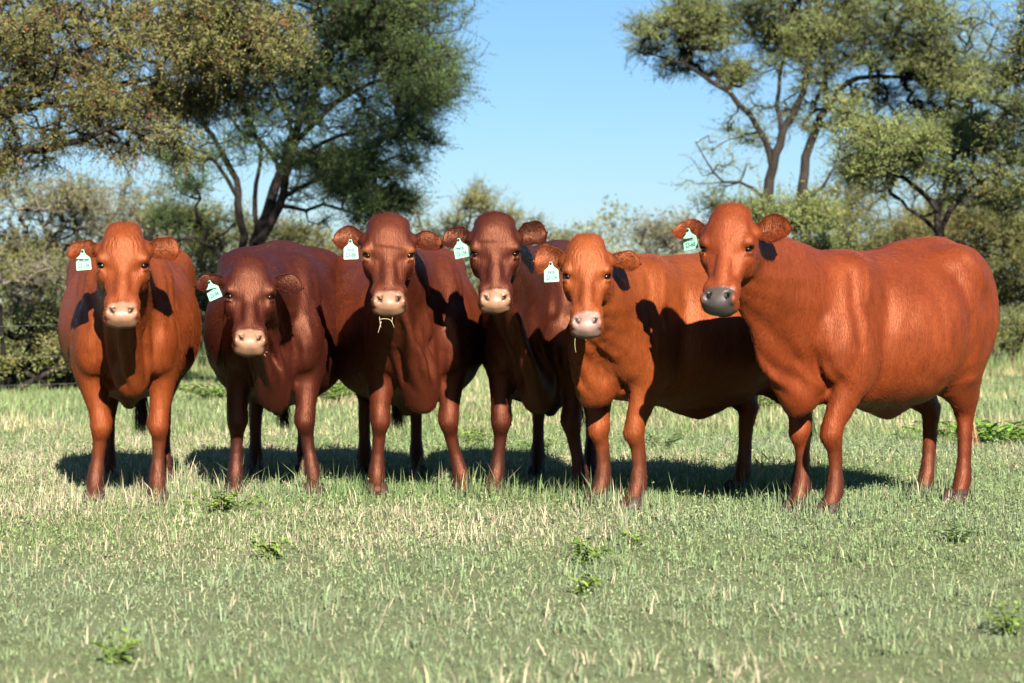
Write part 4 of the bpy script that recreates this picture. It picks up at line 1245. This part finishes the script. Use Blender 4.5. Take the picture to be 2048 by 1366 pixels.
def build_tag(c, ear, root):
    base, out, up, front, Lr, A, us = ear
    spec = c['tag']
    # tag hangs in front of the ear from a stud
    i = int(spec.get('u', .55) * (len(us) - 1))
    p = A[i, A.shape[1] // 2 - 3] + front * .046
    tilt = radians(spec.get('tilt', 0)); turn = radians(spec.get('turn', 0))
    dn = np.array([0, 0, -1.0]); side = norm(np.cross(dn, front)); 
    if side[0] < 0: side = -side
    f = norm(np.cross(side, -dn)); f = f if f @ front > 0 else -f
    side, dn = side * cos(tilt) + dn * sin(tilt), dn * cos(tilt) - side * sin(tilt)
    side, f = side * cos(turn) + f * sin(turn), f * cos(turn) - side * sin(turn)
    sc = spec.get('size', 1.0)
    out_l = [(-.006, -.004), (.006, -.004), (.009, .010), (.014, .020), (.031, .034), (.034, .038), (.0355, .088), (.033, .091), (-.033, .091), (-.0355, .088), (-.034, .038), (-.031, .034), (-.014, .020), (-.009, .010)]
    curl = lambda x, y: -.9 * x * x + .35 * (y - .04) * abs(y - .04)
    V = []
    for th in (0.0, -.0022):
        for x, y in out_l:
            V.append(p + sc * (side * x + dn * y + f * (th + curl(x, y))))
    m = len(out_l)
    bm = bmesh.new()
    vv = [bm.verts.new(v) for v in V]
    cf = bm.faces.new(vv[:m]); cb = bm.faces.new(vv[m:][::-1])
    for k in range(m):
        bm.faces.new((vv[k], vv[m + k], vv[m + (k + 1) % m], vv[(k + 1) % m]))
    bmesh.ops.recalc_face_normals(bm, faces=bm.faces)
    me = bpy.data.meshes.new('ear_tag'); bm.to_mesh(me); bm.free()
    me.materials.append(MAT_TAG)
    t = bpy.data.objects.new('ear_tag', me); COL.objects.link(t); t.parent = root
    for txt, y, size in ((spec['top'], .047, .0195), (spec['num'], .071, spec.get('num_size', .0255))):
        if not txt: continue
        tm = text_mesh(txt, size)
        co = np.empty(len(tm.vertices) * 3, np.float32); tm.vertices.foreach_get('co', co); co = co.reshape(-1, 3)
        sxx = spec.get('squeeze', .82) if txt == spec['num'] else 1.0
        W = []
        for x, yy, _ in co:
            x = x * sxx; y3 = y - yy * (1.15 if txt == spec['num'] else 1.0)
            W.append(p + sc * (side * x + dn * y3 + f * (.0007 + curl(x, y3))))
        tm.vertices.foreach_set('co', np.array(W, np.float32).ravel()); tm.update()
        to = bpy.data.objects.new('lettering', tm); COL.objects.link(to); to.parent = t
    # stud
    q = p + dn * .004
    V, F, T = tube_mesh([q - f * .055, q + f * .003, q + f * .004, q + f * .0045], [.003, .003, .0062, .004], 10)
    mesh_np('stud', V, [F, T], MAT_STUD, t)
    return t


def build_cow(c):
    # head given by where the crown stands in the field and where the face points
    hd = c['head']
    sc = c.get('scale', 1.0); ya = radians(c['yaw'])
    if 'crown' in hd:
        d = np.array(hd['crown']) - np.array([*c['at'], 0.0])
        loc = np.array([d[0] * cos(ya) - d[1] * sin(ya), d[0] * sin(ya) + d[1] * cos(ya), d[2]]) / sc
        hd['yaw'] = hd['face'] + c['yaw']
        hd.setdefault('size', .88); hd.setdefault('wide', 1.12)
        hd['poll'] = (0, 0, 0)
        _, a0, s0, n0 = head_frame(hd)
        hd['poll'] = loc + a0 * .06 * hd['size'] + n0 * .05 * hd['size']
    root = empty('cow', (*c['at'], 0.0), -radians(c['yaw']))
    tag(root, c['label'], 'cow', 'red cows standing in a row on the grass')
    root.scale = (sc, sc, sc)
    prims, fr = cow_prims(c)
    H, a, s, n, hs, wd_, at = fr
    f = field(prims)
    lo = np.min([p.lo for p in prims if not p.sub], axis=0); hi = np.max([p.hi for p in prims if not p.sub], axis=0)
    lo[2] = -.02
    h = c.get('res', .0142)
    V, F = surface(f, lo, hi, h)
    # keep the grown surface smooth, then finer quads on the head
    q = V - H
    t_, x_, z_ = q @ a / hs, q @ s / hs, q @ n / hs
    V, FF = refine(V, F, (t_ > -.08) & (z_ > -.13) & (np.abs(x_) < .15))
    V = pull(f, V, 2, .006)
    q = V - H
    t_, x_, z_ = q @ a / hs, q @ s / hs / wd_, q @ n / hs
    # loose hide: slight unevenness over muscles and ribs, ripples on the neck
    g3, _ = grad(f, V); g3 /= np.maximum(np.linalg.norm(g3, axis=1, keepdims=True), 1e-6)
    sd = c['seed'] * 3.7
    YL = c.get('long', .88); Yf = lambda v: v if v < .1 else .1 + (v - .1) * YL
    lump = hide_relief(V, g3, Yf) + .0065 * (vnoise(V[:, 0] * 3 + V[:, 1] * 4 + sd, V[:, 2] * 4 - V[:, 1] * 1.5 + sd, 40 + c['seed'], 3, 1.2) - .5) * 2
    rib = .0014 * np.sin(V[:, 1] * 2 * pi / .085 + 3 * V[:, 2]) * np.clip((V[:, 1] - .35) / .1, 0, 1) * np.clip((1.0 - V[:, 1]) / .15, 0, 1) * np.clip(1 - np.abs(V[:, 2] - .85) / .25, 0, 1)
    nkm = np.clip((-.02 - V[:, 1]) / .1, 0, 1) * np.clip((V[:, 2] - .55) / .1, 0, 1)
    rip = vnoise(V[:, 0] * 6 + sd, V[:, 2] * 5, 44, 2, 1.0) * 2 * (.0022 + .0085 * np.exp(-(V[:, 0] / .10) ** 2) * np.clip((1.0 - V[:, 2]) / .1, 0, 1)) * np.sin((V[:, 0] * 1.0 + .25 * V[:, 2] + .02 * np.sin(V[:, 2] * 14 + sd)) * 2 * pi / .068 + sd + 1.5 * np.sin(V[:, 2] * 9 + sd)) * nkm
    fade = np.clip((V[:, 2] - .12) / .3, .15, 1)
    V = V + g3 * ((lump + rib + rip) * np.where((t_ > -.09) & (z_ > -.20) & (np.abs(x_) < .16), .18, 1.0) * fade)[:, None]
    # wrinkled skin above the eyes
    wr = c['head'].get('wrinkle', 0)
    if wr:
        g_ = np.exp(-((t_ - .10) / .07) ** 2) * np.clip((np.abs(x_) - .02) / .02, 0, 1) * (z_ > -.05)
        V = V + n[None] * (g_ * .00045 * wr * hs * np.sin((np.abs(x_) + 1.6 * np.maximum(0, .13 - t_) ** 1.5) * 2 * pi / .021))[:, None]
    # colours of the hide
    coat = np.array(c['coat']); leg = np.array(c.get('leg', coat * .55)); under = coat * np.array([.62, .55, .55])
    r = np.random.default_rng(c['seed'])
    C = np.tile(coat, (len(V), 1))
    mixc = lambda m, col: C * (1 - m[:, None]) + np.asarray(col) * m[:, None]
    ss = lambda lo_, hi_, v: np.clip((v - lo_) / (hi_ - lo_), 0, 1) ** 2 * (3 - 2 * np.clip((v - lo_) / (hi_ - lo_), 0, 1))
    wob = .5 * np.sin(V[:, 0] * 31 + V[:, 1] * 17) + .5 * np.sin(V[:, 2] * 41 + V[:, 1] * 23)
    inhead = (t_ > -.1) & (z_ > -.24) & (np.abs(x_) < .16)
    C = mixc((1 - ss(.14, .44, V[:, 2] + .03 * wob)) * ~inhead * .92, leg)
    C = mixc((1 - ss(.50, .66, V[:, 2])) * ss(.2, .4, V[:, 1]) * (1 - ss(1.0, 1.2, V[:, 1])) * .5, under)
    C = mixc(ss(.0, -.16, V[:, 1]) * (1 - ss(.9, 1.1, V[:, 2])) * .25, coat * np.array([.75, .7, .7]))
    if 'face' in c:
        C = mixc(np.maximum(inhead * .85, ss(.12, -.10, V[:, 1]) * .75), c['face'])
    C = mixc(inhead * (1 - ss(.012, .05, np.hypot((t_ - .214), (np.abs(x_) - .11)))) * .5, coat * .45)  # dark eyelids, with shade under the brow put into the colour
    if 'ring' in c:
        C = mixc(inhead * (1 - ss(.02, .045, np.hypot((t_ - .214), (np.abs(x_) - .118)))) * .7, c['ring'])
    # bare nose
    nose = np.array(c['nose'])
    pad = inhead * ss(.432, .456, t_ + .006 * wob - .25 * np.maximum(0, np.abs(x_) - .045)) * (1 - ss(.058, .076, np.abs(x_))) * ss(-.115, -.095, z_)
    mot = vnoise(x_ * 100 + sd, t_ * 100, 70 + c['seed'], 3, .35)[:, None]
    C = mixc(pad * ss(-.14, -.10, z_), nose * (1 + .10 * wob[:, None]) * (.72 + .55 * mot))
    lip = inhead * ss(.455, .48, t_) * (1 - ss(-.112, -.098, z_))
    C = mixc(lip * .8, nose * np.array([.45, .38, .36]))  # shade on lower lip and chin put into the colour
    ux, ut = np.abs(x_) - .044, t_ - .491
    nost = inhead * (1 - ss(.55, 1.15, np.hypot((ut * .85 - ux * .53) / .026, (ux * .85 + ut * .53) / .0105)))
    C = mixc(nost * .92, nose * .06)  # shade inside the nostrils painted as near black
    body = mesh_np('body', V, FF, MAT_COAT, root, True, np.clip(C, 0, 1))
    set_attr(body.data, 'wet', np.clip(pad, 0, 1))
    # eyes
    for sx in (-1, 1):
        bm = bmesh.new()
        bmesh.ops.create_uvsphere(bm, u_segments=16, v_segments=10, radius=.0205 * hs)
        p = at(.214, sx * .0955 * wd_, -.043)
        for v in bm.verts: v.co = Vector(p) + v.co
        for fc in bm.faces: fc.smooth = True
        me = bpy.data.meshes.new('eye'); bm.to_mesh(me); bm.free(); me.materials.append(MAT_EYE)
        o = bpy.data.objects.new('eye', me); COL.objects.link(o); o.parent = root
        # lashes
        u = np.linspace(-1, 1, 40)
        rts = np.array([p + hs * (a * -.014 + s * sx * (.016 - .006 * v * v) + n * (.014 * v)) for v in u])
        hair_object('eyelashes', rts, np.tile(norm(s * sx + n * .5 + a * .45), (len(u), 1)), .016 * hs, np.tile(coat * .25, (len(u), 1)), o, MAT_HAIR, .0008, seed=3 + sx, spread=.15)
    # ears and tag
    e0 = None
    for sx in (-1, 1):
        eo, info = build_ear(c, fr, sx, root, c['seed'] * 2 + (sx > 0))
        if sx < 0: e0 = info
    build_tag(c, e0, root)
    # hooves: two claws each
    for hx, hy in list(c['fore']) + [(x, y - .01) for x, y in c['hind']]:
        ring = 12
        VV, FFq, FT = [], [], []
        for cl in (-1, 1):
            o0 = len(VV)
            for z, rx, ry, oy in ((0.0, .033, .062, -.045), (.035, .030, .055, -.035), (.062, .026, .045, -.022), (.075, .018, .03, -.015)):
                for k in range(ring):
                    an = 2 * pi * k / ring
                    VV.append((hx + cl * .029 + rx * cos(an), hy + oy + ry * sin(an) * (1.15 if sin(an) < 0 else .8), z - .004))
            for lv in range(3):
                for k in range(ring):
                    k2 = (k + 1) % ring
                    FFq.append((o0 + lv * ring + k, o0 + lv * ring + k2, o0 + (lv + 1) * ring + k2, o0 + (lv + 1) * ring + k))
        mesh_np('hoof', VV, np.array(FFq), MAT_HORN, root)
    # tail
    tx, ty = c.get('tail', (.0, 1.44))
    V2, F2, T2 = tube_mesh(catmull([(0, ty - .06, 1.22), (tx * .1, ty + .012, 1.14), (tx * .5, ty + .03, .9), (tx, ty + .03, .62)], 24), np.linspace(.038, .014, 24), 8)
    tl = mesh_np('tail', V2, [F2, T2], MAT_COAT, root, True, np.tile(coat * .9, (len(V2), 1)))
    set_attr(tl.data, 'wet', np.zeros(len(V2)))
    N = 420
    tp = np.array([tx, ty + .03, .64])
    sw = np.array(c.get('switch', coat * .3))
    zz = r.uniform(-.08, .04, N)
    hair_object('tail_switch', tp + np.stack([r.normal(0, .008, N), r.normal(0, .008, N), zz], -1), np.stack([r.normal(0, .035, N), r.normal(0, .035, N), -np.ones(N)], -1),
                .34, np.tile(sw, (N, 1)) * r.uniform(.6, 1.4, (N, 1)), tl, MAT_HAIR, .0016, bend=np.stack([r.normal(.02, .035, N), r.normal(0, .035, N), np.zeros(N)], -1), n=7, seed=c['seed'], spread=.03)
    c['_fr'] = fr; c['_root'] = root; c['_V'] = V; c['_F'] = FF; c['_C'] = C; c['_f'] = f; c['_pad'] = pad
    fur(c, root)
    return root


def fur(c, root):
    """short coat: strands combed along the hide, longer on the crown"""
    V, FF, C, f, pad = c['_V'], c['_F'], c['_C'], c['_f'], c['_pad']
    H, a, s, n, hs, wd_, at = c['_fr']
    r = np.random.default_rng(c['seed'] + 50)
    Q = FF[0]
    e1 = V[Q[:, 2]] - V[Q[:, 0]]; e2 = V[Q[:, 3]] - V[Q[:, 1]]
    nr = np.cross(e1, e2); ar = np.linalg.norm(nr, axis=1) / 2
    nr = nr / np.maximum(np.linalg.norm(nr, axis=1, keepdims=True), 1e-9)
    cen = V[Q].mean(1)
    q = cen - H
    t_, x_, z_ = q @ a / hs, q @ s / hs / wd_, q @ n / hs
    head = (t_ > -.1) & (z_ > -.2) & (np.abs(x_) < .15)
    wgt = ar * (1 - pad[Q].mean(1)) * np.where(head, 1.5, 1.0)
    wgt *= (cen[:, 2] > .06)
    N = c.get('hairs', 70000)
    k = r.choice(len(Q), N, p=wgt / wgt.sum())
    b = r.random((N, 2))
    P = (V[Q[k, 0]] * ((1 - b[:, :1]) * (1 - b[:, 1:])) + V[Q[k, 1]] * (b[:, :1] * (1 - b[:, 1:])) + V[Q[k, 2]] * (b[:, :1] * b[:, 1:]) + V[Q[k, 3]] * ((1 - b[:, :1]) * b[:, 1:]))
    nn = nr[k]
    hd = head[k]; t, x = t_[k], x_[k]
    flow = np.tile(np.array([0.0, .55, -.9]), (N, 1))
    flow[:, 0] += .25 * np.sign(P[:, 0])
    # whorl between the eyes: hair runs up the forehead above it and down the face below it
    upd = np.clip((t - .17) / .06, -1, 1)
    hf = a[None] * upd[:, None] + s[None] * (np.sign(x) * np.clip(np.abs(x) * 9, 0, 1.0))[:, None]
    crown = hd & (t < .05)
    flow = np.where(hd[:, None], hf, flow)
    sw = np.sin(P[:, 0] * 14 + P[:, 2] * 9)[:, None] * np.array([.35, .2, 0]) + np.sin(P[:, 1] * 11 - P[:, 2] * 13)[:, None] * np.array([0, .3, .25])
    flow = flow + sw * np.where(hd, .35, .6)[:, None]
    flow = flow - nn * (flow * nn).sum(1, keepdims=True)
    flow /= np.maximum(np.linalg.norm(flow, axis=1, keepdims=True), 1e-6)
    ln = np.where(hd, .013, .019) * (1 + .5 * (P[:, 2] < .5))
    lift = np.full(N, .10)
    tuft = c['head'].get('tuft', .030)
    cw = np.clip((.06 - t) / .08, 0, 1) * hd
    ln = ln * (1 - cw) + tuft * cw
    lift = lift + cw * .12
    flow = flow + cw[:, None] * r.normal(0, .3, (N, 3))
    tint = np.clip(C[Q[k]].mean(1), 0, 1) * np.array([1.12, 1.08, 1.05])
    hair_object('coat_hair', P - nn * .001, flow + nn * lift[:, None], ln, tint, root, MAT_HAIR, radius=.00058, bend=-nn * (lift * .75)[:, None], n=4, seed=c['seed'], spread=.13)
# ------------------------------------------------------------------ the six cows
PINK = (0.2447, 0.1295, 0.0744)
LIGHT = (.29, .075, .020)
DARK = (.105, .022, .014)
COWS = [
    dict(at=(-1.90, -.68), yaw=-8, seed=1, coat=(0.1464, 0.0295, 0.0064), leg=(0.0319, 0.0107, 0.0081), nose=PINK,
         fore=[(-.155, 0), (.150, 0)], knee=[(-.125, 0), (.160, 0)], hind=[(-.13, 1.26), (.17, 1.30)],
         head=dict(crown=(-1.815, -1.240, 1.379), face=7, pitch=66, wrinkle=3, square=1, poll_w=.068, ear=dict(droop=(4, -2), turn=(.1, -.1))),
         tag=dict(top='FKB', num='23-134', tilt=-4, squeeze=.70, u=.55), tail=(.04, 1.42), switch=(0.0270, 0.0181, 0.0136), fat=.91, belly=.06, brisket=.535, brisket_x=.03,
         label='light red cow at the left end of the row, head raised square to the viewer'),
    dict(at=(-1.22, -.20), yaw=-4, seed=2, coat=(0.0370, 0.0064, 0.0038), leg=(0.0201, 0.0071, 0.0065), nose=PINK,
         fore=[(-.20, .0), (.20, -.06)], knee=[(-.19, 0), (.16, -.04)], hind=[(-.15, 1.25), (.12, 1.25)],
         head=dict(crown=(-1.275, -0.810, 1.229), face=6, pitch=62, roll=-3, tuft=.045, poll_w=.08, ear=dict(droop=(6, 4), turn=(.25, .1), wide=1.05)),
         tag=dict(top='', num='23-94', tilt=-22, turn=10, squeeze=.8, u=.6), tail=(.0, 1.44), fat=1.0, brisket=.44,
         label='dark maroon cow holding its head lowest in the row, second from the left'),
    dict(at=(-.48, -.22), yaw=-8, seed=3, face=(0.046, 0.0085, 0.0042), coat=(0.0860, 0.0165, 0.0055), leg=(0.0235, 0.0079, 0.0065), nose=PINK, ring=(0.2366, 0.0775, 0.0227),
         fore=[(-.215, 0), (.225, .0)], knee=[(-.20, -.02), (.155, -.02)], hind=[(-.18, 1.22), (.12, 1.28)],
         head=dict(crown=(-0.600, -0.840, 1.436), face=4, pitch=67, tuft=.03, wide=1.16, poll_w=.095, ear=dict(droop=(-3, 5), turn=(-.1, .15), len=.19)),
         tag=dict(top='FKB', num='23-86', tilt=-2, squeeze=.86, u=.5), tail=(.02, 1.44), fat=1.10, brisket=.43,
         label='reddish brown cow with straw hanging from its mouth, fore legs spread'),
    dict(at=(.13, -.26), yaw=7, seed=4, coat=(0.0390, 0.0072, 0.0038), leg=(0.0252, 0.0082, 0.0070), nose=PINK,
         fore=[(-.215, 0), (.225, .0)], knee=[(-.185, -.02), (.175, .0)], hind=[(-.14, 1.25), (.16, 1.28)],
         head=dict(crown=(-0.084, -0.940, 1.439), face=2, pitch=70, roll=2, size=.85, wide=1.14, tuft=.028, poll_w=.095, ear=dict(droop=(0, -12), turn=(.0, -.3))),
         tag=dict(top='FKB', num='23-104', tilt=-12, turn=8, squeeze=.70, u=.5), tail=(.06, 1.42), switch=(0.0181, 0.0136, 0.0108), fat=1.0, brisket=.43, brisket_x=.02,
         label='dark maroon cow with a curly forehead, head high, in the middle of the row'),
    dict(at=(.515, -.90), yaw=46, seed=5, long=.80, belly=.035, coat=(0.1599, 0.0340, 0.0074), leg=(0.0403, 0.0143, 0.0100), nose=(0.2246, 0.1370, 0.1088), scale=.97,
         fore=[(-.14, .02), (.14, -.02)], knee=[(-.13, .0), (.145, -.03)], hind=[(-.15, 1.10), (.15, 1.22)],
         head=dict(crown=(0.348, -1.390, 1.320), face=-3, pitch=67, wrinkle=4, size=.87, wide=1.08, square=1, poll_w=.066, ear=dict(droop=(-3, 2), turn=(-.2, .25), wide=1.08)),
         tag=dict(top='FKB', num='23-124', tilt=-3, squeeze=.70, u=.5), tail=(.0, 1.44), fat=.97, brisket=.50,
         label='orange red cow with a ridged crown, half shaded by the cow at the right end'),
    dict(at=(1.435, -1.23), yaw=42, seed=6, long=.73, scale=.985, belly=.045, coat=(0.1396, 0.0251, 0.0060), leg=(0.0403, 0.0115, 0.0081), nose=(0.0516, 0.0415, 0.0360),
         fore=[(-.135, .05), (.12, -.05)], knee=[(-.13, .04), (.125, -.06)], hind=[(-.12, 1.14), (.16, 1.02)],
         head=dict(crown=(0.976, -1.840, 1.439), face=-20, pitch=64, size=.90, tuft=.03, poll_w=.08, ear=dict(droop=(-8, -10), turn=(.2, -.2), len=.195)),
         tag=dict(top='FKB', num='23-68', tilt=-10, turn=12, squeeze=.86, u=.55), tail=(.07, 1.20), switch=(0.3788, 0.2164, 0.1172), fat=.94, brisket=.47,
         label='light red cow at the right end with a grey nose, seen nearly from the side'),
]
for c in COWS:
    build_cow(c)

# ------------------------------------------------------------------ wire fence behind the herd
def build_fence():
    D = 24.0
    root = empty('wire_fence', (0.0, D + CAM_Y, 0.0))
    tag(root, 'thin low wire fence running across the pasture behind the cows', 'fence')
    wire = plain_material('galvanised_wire', (.20, .20, .19), .6, .4)
    steel = plain_material('fence_steel', (.16, .13, .11), .7, .4, 0, .3, 30)
    xs = [-12.0] + [(p - 1024) / FPX * D for p in (265, 800, 1235, 1780)] + [12.0]
    for z in (.16, .45, .78):
        pts = []
        for a, b in zip(xs[:-1], xs[1:]):
            for t in np.linspace(0, 1, 7)[:-1]:
                pts.append((a + (b - a) * t, .004 * sin(a * 9 + t), z - .05 * 4 * t * (1 - t) * (b - a) / 5))
        pts.append((xs[-1], 0, z))
        V, F, T = tube_mesh(pts, .0010, 4)
        mesh_np('wire', V, [F, T], wire, root)
    for x in xs:
        V, F, T = tube_mesh([(x, .02, -.2), (x + .004, .02, .4), (x, .02, .86)], [.016, .015, .014], 6)
        mesh_np('post', V, [F, T], steel, root, False)


build_fence()


# ------------------------------------------------------------------ broad leaved weeds in the turf
def leaf_blade(p, d, up, L, W, bend, r):
    """pointed oval leaf, eight triangles, folded along its rib"""
    s = norm(np.cross(d, up)); up2 = norm(np.cross(s, d))
    u = np.array([0, .3, .65, 1.0]); w = np.array([.12, 1.0, .75, 0.0]) * W * .5
    rib = [p + d * L * x - up2 * bend * L * x * x for x in u]
    V, F = [], []
    for k in range(4):
        V += [rib[k] + s * w[k] + up2 * w[k] * .35, rib[k], rib[k] - s * w[k] + up2 * w[k] * .35]
    for k in range(3):
        for j in range(2):
            a = k * 3 + j
            F.append((a, a + 1, a + 4, a + 3))
    return np.array(V), np.array(F)


def weed(label, px, py, n, height, spread, leaf, color, seed, name='broadleaf_weed', group='broad leaved weeds in the turf', category='weed'):
    r = np.random.default_rng(seed)
    D = FPX * (CAM_Z - .02) / (py - 602.0)
    p0 = world_at(px, py, D); p0[2] = float(ground_height(np.array([p0[0]]), np.array([p0[1]]))[0])
    root = empty(name, tuple(p0)); tag(root, label, category, group)
    stems, leaves = [], []
    for k in range(n):
        an = r.uniform(0, 2 * pi); rad = spread * math.sqrt(r.random())
        top = np.array([rad * cos(an), rad * sin(an), height * r.uniform(.5, 1.0) * (1 - .4 * rad / spread)])
        path = catmull([(top[0] * .15, top[1] * .15, -.01), top * np.array([.5, .5, .6]), top], 6)
        V, F, T = tube_mesh(path, np.linspace(.0028, .0014, 6), 4); stems.append((V, [F, T], np.tile(np.array(color) * .7, (len(V), 1))))
        for j in range(5):
            q = path[min(5, 1 + j)]
            a2 = r.uniform(0, 2 * pi)
            d = norm(np.array([cos(a2), sin(a2), r.uniform(.0, .7)]))
            V, F = leaf_blade(q, d, np.array([0, 0, 1.0]), leaf * r.uniform(.6, 1.2), leaf * .5 * r.uniform(.8, 1.2), r.uniform(.1, .5), r)
            leaves.append((V, [F], np.tile(np.array(color) * r.uniform(.6, 1.35), (len(V), 1))))
    V, F, C = join_parts(stems); mesh_np('stem', V, F, MAT_LEAF, root, True, C)
    V, F, C = join_parts(leaves); mesh_np('leaves', V, F, MAT_LEAF, root, False, C)
    return root


LEAFG = (.19, .28, .05); DARKG = (.035, .065, .024)
weed('bright leafy weed in the turf before the second cow', 442, 1015, 16, .12, .20, .055, LEAFG, 1)
weed('leafy weed in the foreground below the fifth cow', 1165, 1120, 9, .11, .12, .05, LEAFG, 2)
weed('small pale weed lower in the foreground below the fifth cow', 1168, 1180, 5, .08, .07, .05, (.20, .28, .05), 3)
weed('leafy weed in the foreground below the third cow', 540, 1110, 7, .10, .08, .05, LEAFG, 4)
weed('small dark centred weed in the turf before the fifth cow', 1265, 1085, 5, .09, .06, .045, LEAFG, 5)
weed('leafy weed close to the left bottom of the picture', 232, 1315, 8, .11, .09, .04, LEAFG, 6)
weed('leafy weed at the right edge of the foreground', 2025, 1260, 9, .11, .10, .04, LEAFG, 7)
weed('dark weed tuft in the turf right of the fore legs of the right hand cow', 1915, 1075, 8, .08, .11, .04, (.09, .15, .04), 8)
weed('small weed in the turf between the third and fourth cow', 945, 880, 12, .16, .22, .06, LEAFG, 9)
weed('green weed behind the legs of the fourth cow', 1080, 900, 8, .12, .16, .05, LEAFG, 10)
weed('dark weed seen between the legs of the fifth cow', 1322, 890, 10, .15, .20, .05, (.10, .17, .04), 11)
for k, (px, py, w_) in enumerate([(640, 800, .7), (720, 790, .7), (1390, 812, .9), (1330, 806, .7), (1545, 812, .6), (440, 795, .7), (2000, 870, .9), (1960, 880, .7)]):
    lab = ['light green weed patch between the second and third cow', 'light green weed patch right behind the third cow', 'light green weed patch below the belly of the fifth cow', 'light green weed patch beside the fore leg of the fifth cow',
           'light green weed patch between the fifth cow and the chest of the right hand cow', 'light green weed patch between the first and second cow', 'bright green weed patch right of the tail of the right hand cow', 'bright green weed patch just beyond the tail of the right hand cow'][k]
    weed(lab, px, py, 46, .26 if k < 6 else .16, w_, .085, (.15, .25, .045) if k < 6 else (.17, .30, .05), 40 + k, name='weed_patch', group='light green weed patches behind the herd')
for k, (px, py, hh, lab) in enumerate([(20, 768, .62, 'dark leafy shrub at the left edge beside the long grass'), (62, 770, .66, 'dark leafy shrub in the middle of three at the left edge'), (100, 766, .5, 'dark leafy shrub nearest the flank of the left hand cow')]):
    weed(lab, px, py, 40, hh * 1.15, .30, .10, DARKG, 70 + k, name='dark_shrub', group='dark shrubs at the left edge', category='shrub')


# seed heads standing in front of the shadow
def seed_stalk(label, px, py, h, seed):
    r = np.random.default_rng(seed)
    D = FPX * (CAM_Z - .02) / (py - 602.0)
    p0 = world_at(px, py, D); p0[2] = 0.0
    root = empty('seed_stalk', tuple(p0)); tag(root, label, 'grass stalk', 'grass stalks with seed heads before the shadow')
    col = np.array([.36, .30, .15])
    path = catmull([(0, 0, -.01), (.01 * r.normal(), 0, h * .5), (.03 * r.normal(), .01, h)], 8)
    V, F, T = tube_mesh(path, np.linspace(.0022, .0012, 8), 4)
    mesh_np('stem', V, [F, T], MAT_LEAF, root, True, np.tile(col, (len(V), 1)))
    for k in range(4):
        a = r.uniform(0, 2 * pi); q = path[4 + k % 4]
        d = norm(np.array([cos(a) * .8, sin(a) * .5, .8]))
        V, F, T = tube_mesh([q, q + d * .03, q + d * .065], [.0016, .0042, .001], 5)
        mesh_np('seed_head', V, [F, T], MAT_LEAF, root, True, np.tile(col * 1.2, (len(V), 1)))


seed_stalk('grass stalk with seed heads between the fifth and the right hand cow', 1513, 990, .17, 1)
seed_stalk('tall grass stalk with seed heads left of the fore hoof of the right hand cow', 1556, 998, .18, 2)
seed_stalk('grass stalk with seed heads right beside the fore hoof of the right hand cow', 1572, 1000, .21, 3)


# ------------------------------------------------------------------ straws held in the mouths
def straws(c, name, label, lines, color, rad=.0016):
    H, a, s, n, hs, wd_, at = c['_fr']
    M = np.array(c['_root'].matrix_basis)
    W = lambda p: (M @ np.append(p, 1.0))[:3]
    parts = []
    m0 = W(at(.522, 0, -.1))
    for L in lines:
        P = np.array([m0 + np.array([x, y, z]) for x, y, z in L]) 
        V, F, T = tube_mesh(catmull(P, 10), np.linspace(rad, rad * .6, 10), 4)
        parts.append((V - m0, [F, T], np.tile(np.array(color), (len(V), 1))))
    V, F, C = join_parts(parts)
    o = mesh_np(name, V, F, MAT_LEAF, None, True, C)
    o.location = tuple(m0)
    tag(o, label, 'straw')


bpy.context.view_layer.update()
straws(COWS[2], 'straw', 'dry straws hanging from the mouth of the third cow', [
    [(-.045, -.015, .015), (-.043, -.03, -.03), (-.036, -.035, -.075)], [(-.035, -.03, -.045), (-.044, -.035, -.08), (-.05, -.035, -.10)], [(-.045, -.03, -.035), (-.015, -.035, -.032), (.012, -.04, -.04), (.028, -.04, -.075)], [(.022, -.015, .015), (.018, -.03, -.03), (.016, -.035, -.05)]], (.62, .50, .30))
straws(COWS[4], 'straw', 'single bent straw and green bits hanging from the mouth of the fifth cow', [
    [(-.05, -.012, .0), (-.055, -.02, -.045), (-.05, -.025, -.085)], [(-.015, -.015, .0), (-.005, -.03, -.03)], [(.0, -.02, -.012), (.012, -.03, -.018), (.006, -.03, -.006)]], (.42, .42, .18))
straws(COWS[1], 'straw', 'few light chaff straws at the corner of the mouth of the second cow', [
    [(.07, .0, .01), (.085, -.01, .02)], [(.072, .0, .0), (.09, -.01, .0)], [(.07, .0, -.005), (.08, -.01, -.02)]], (.6, .5, .32), .001)
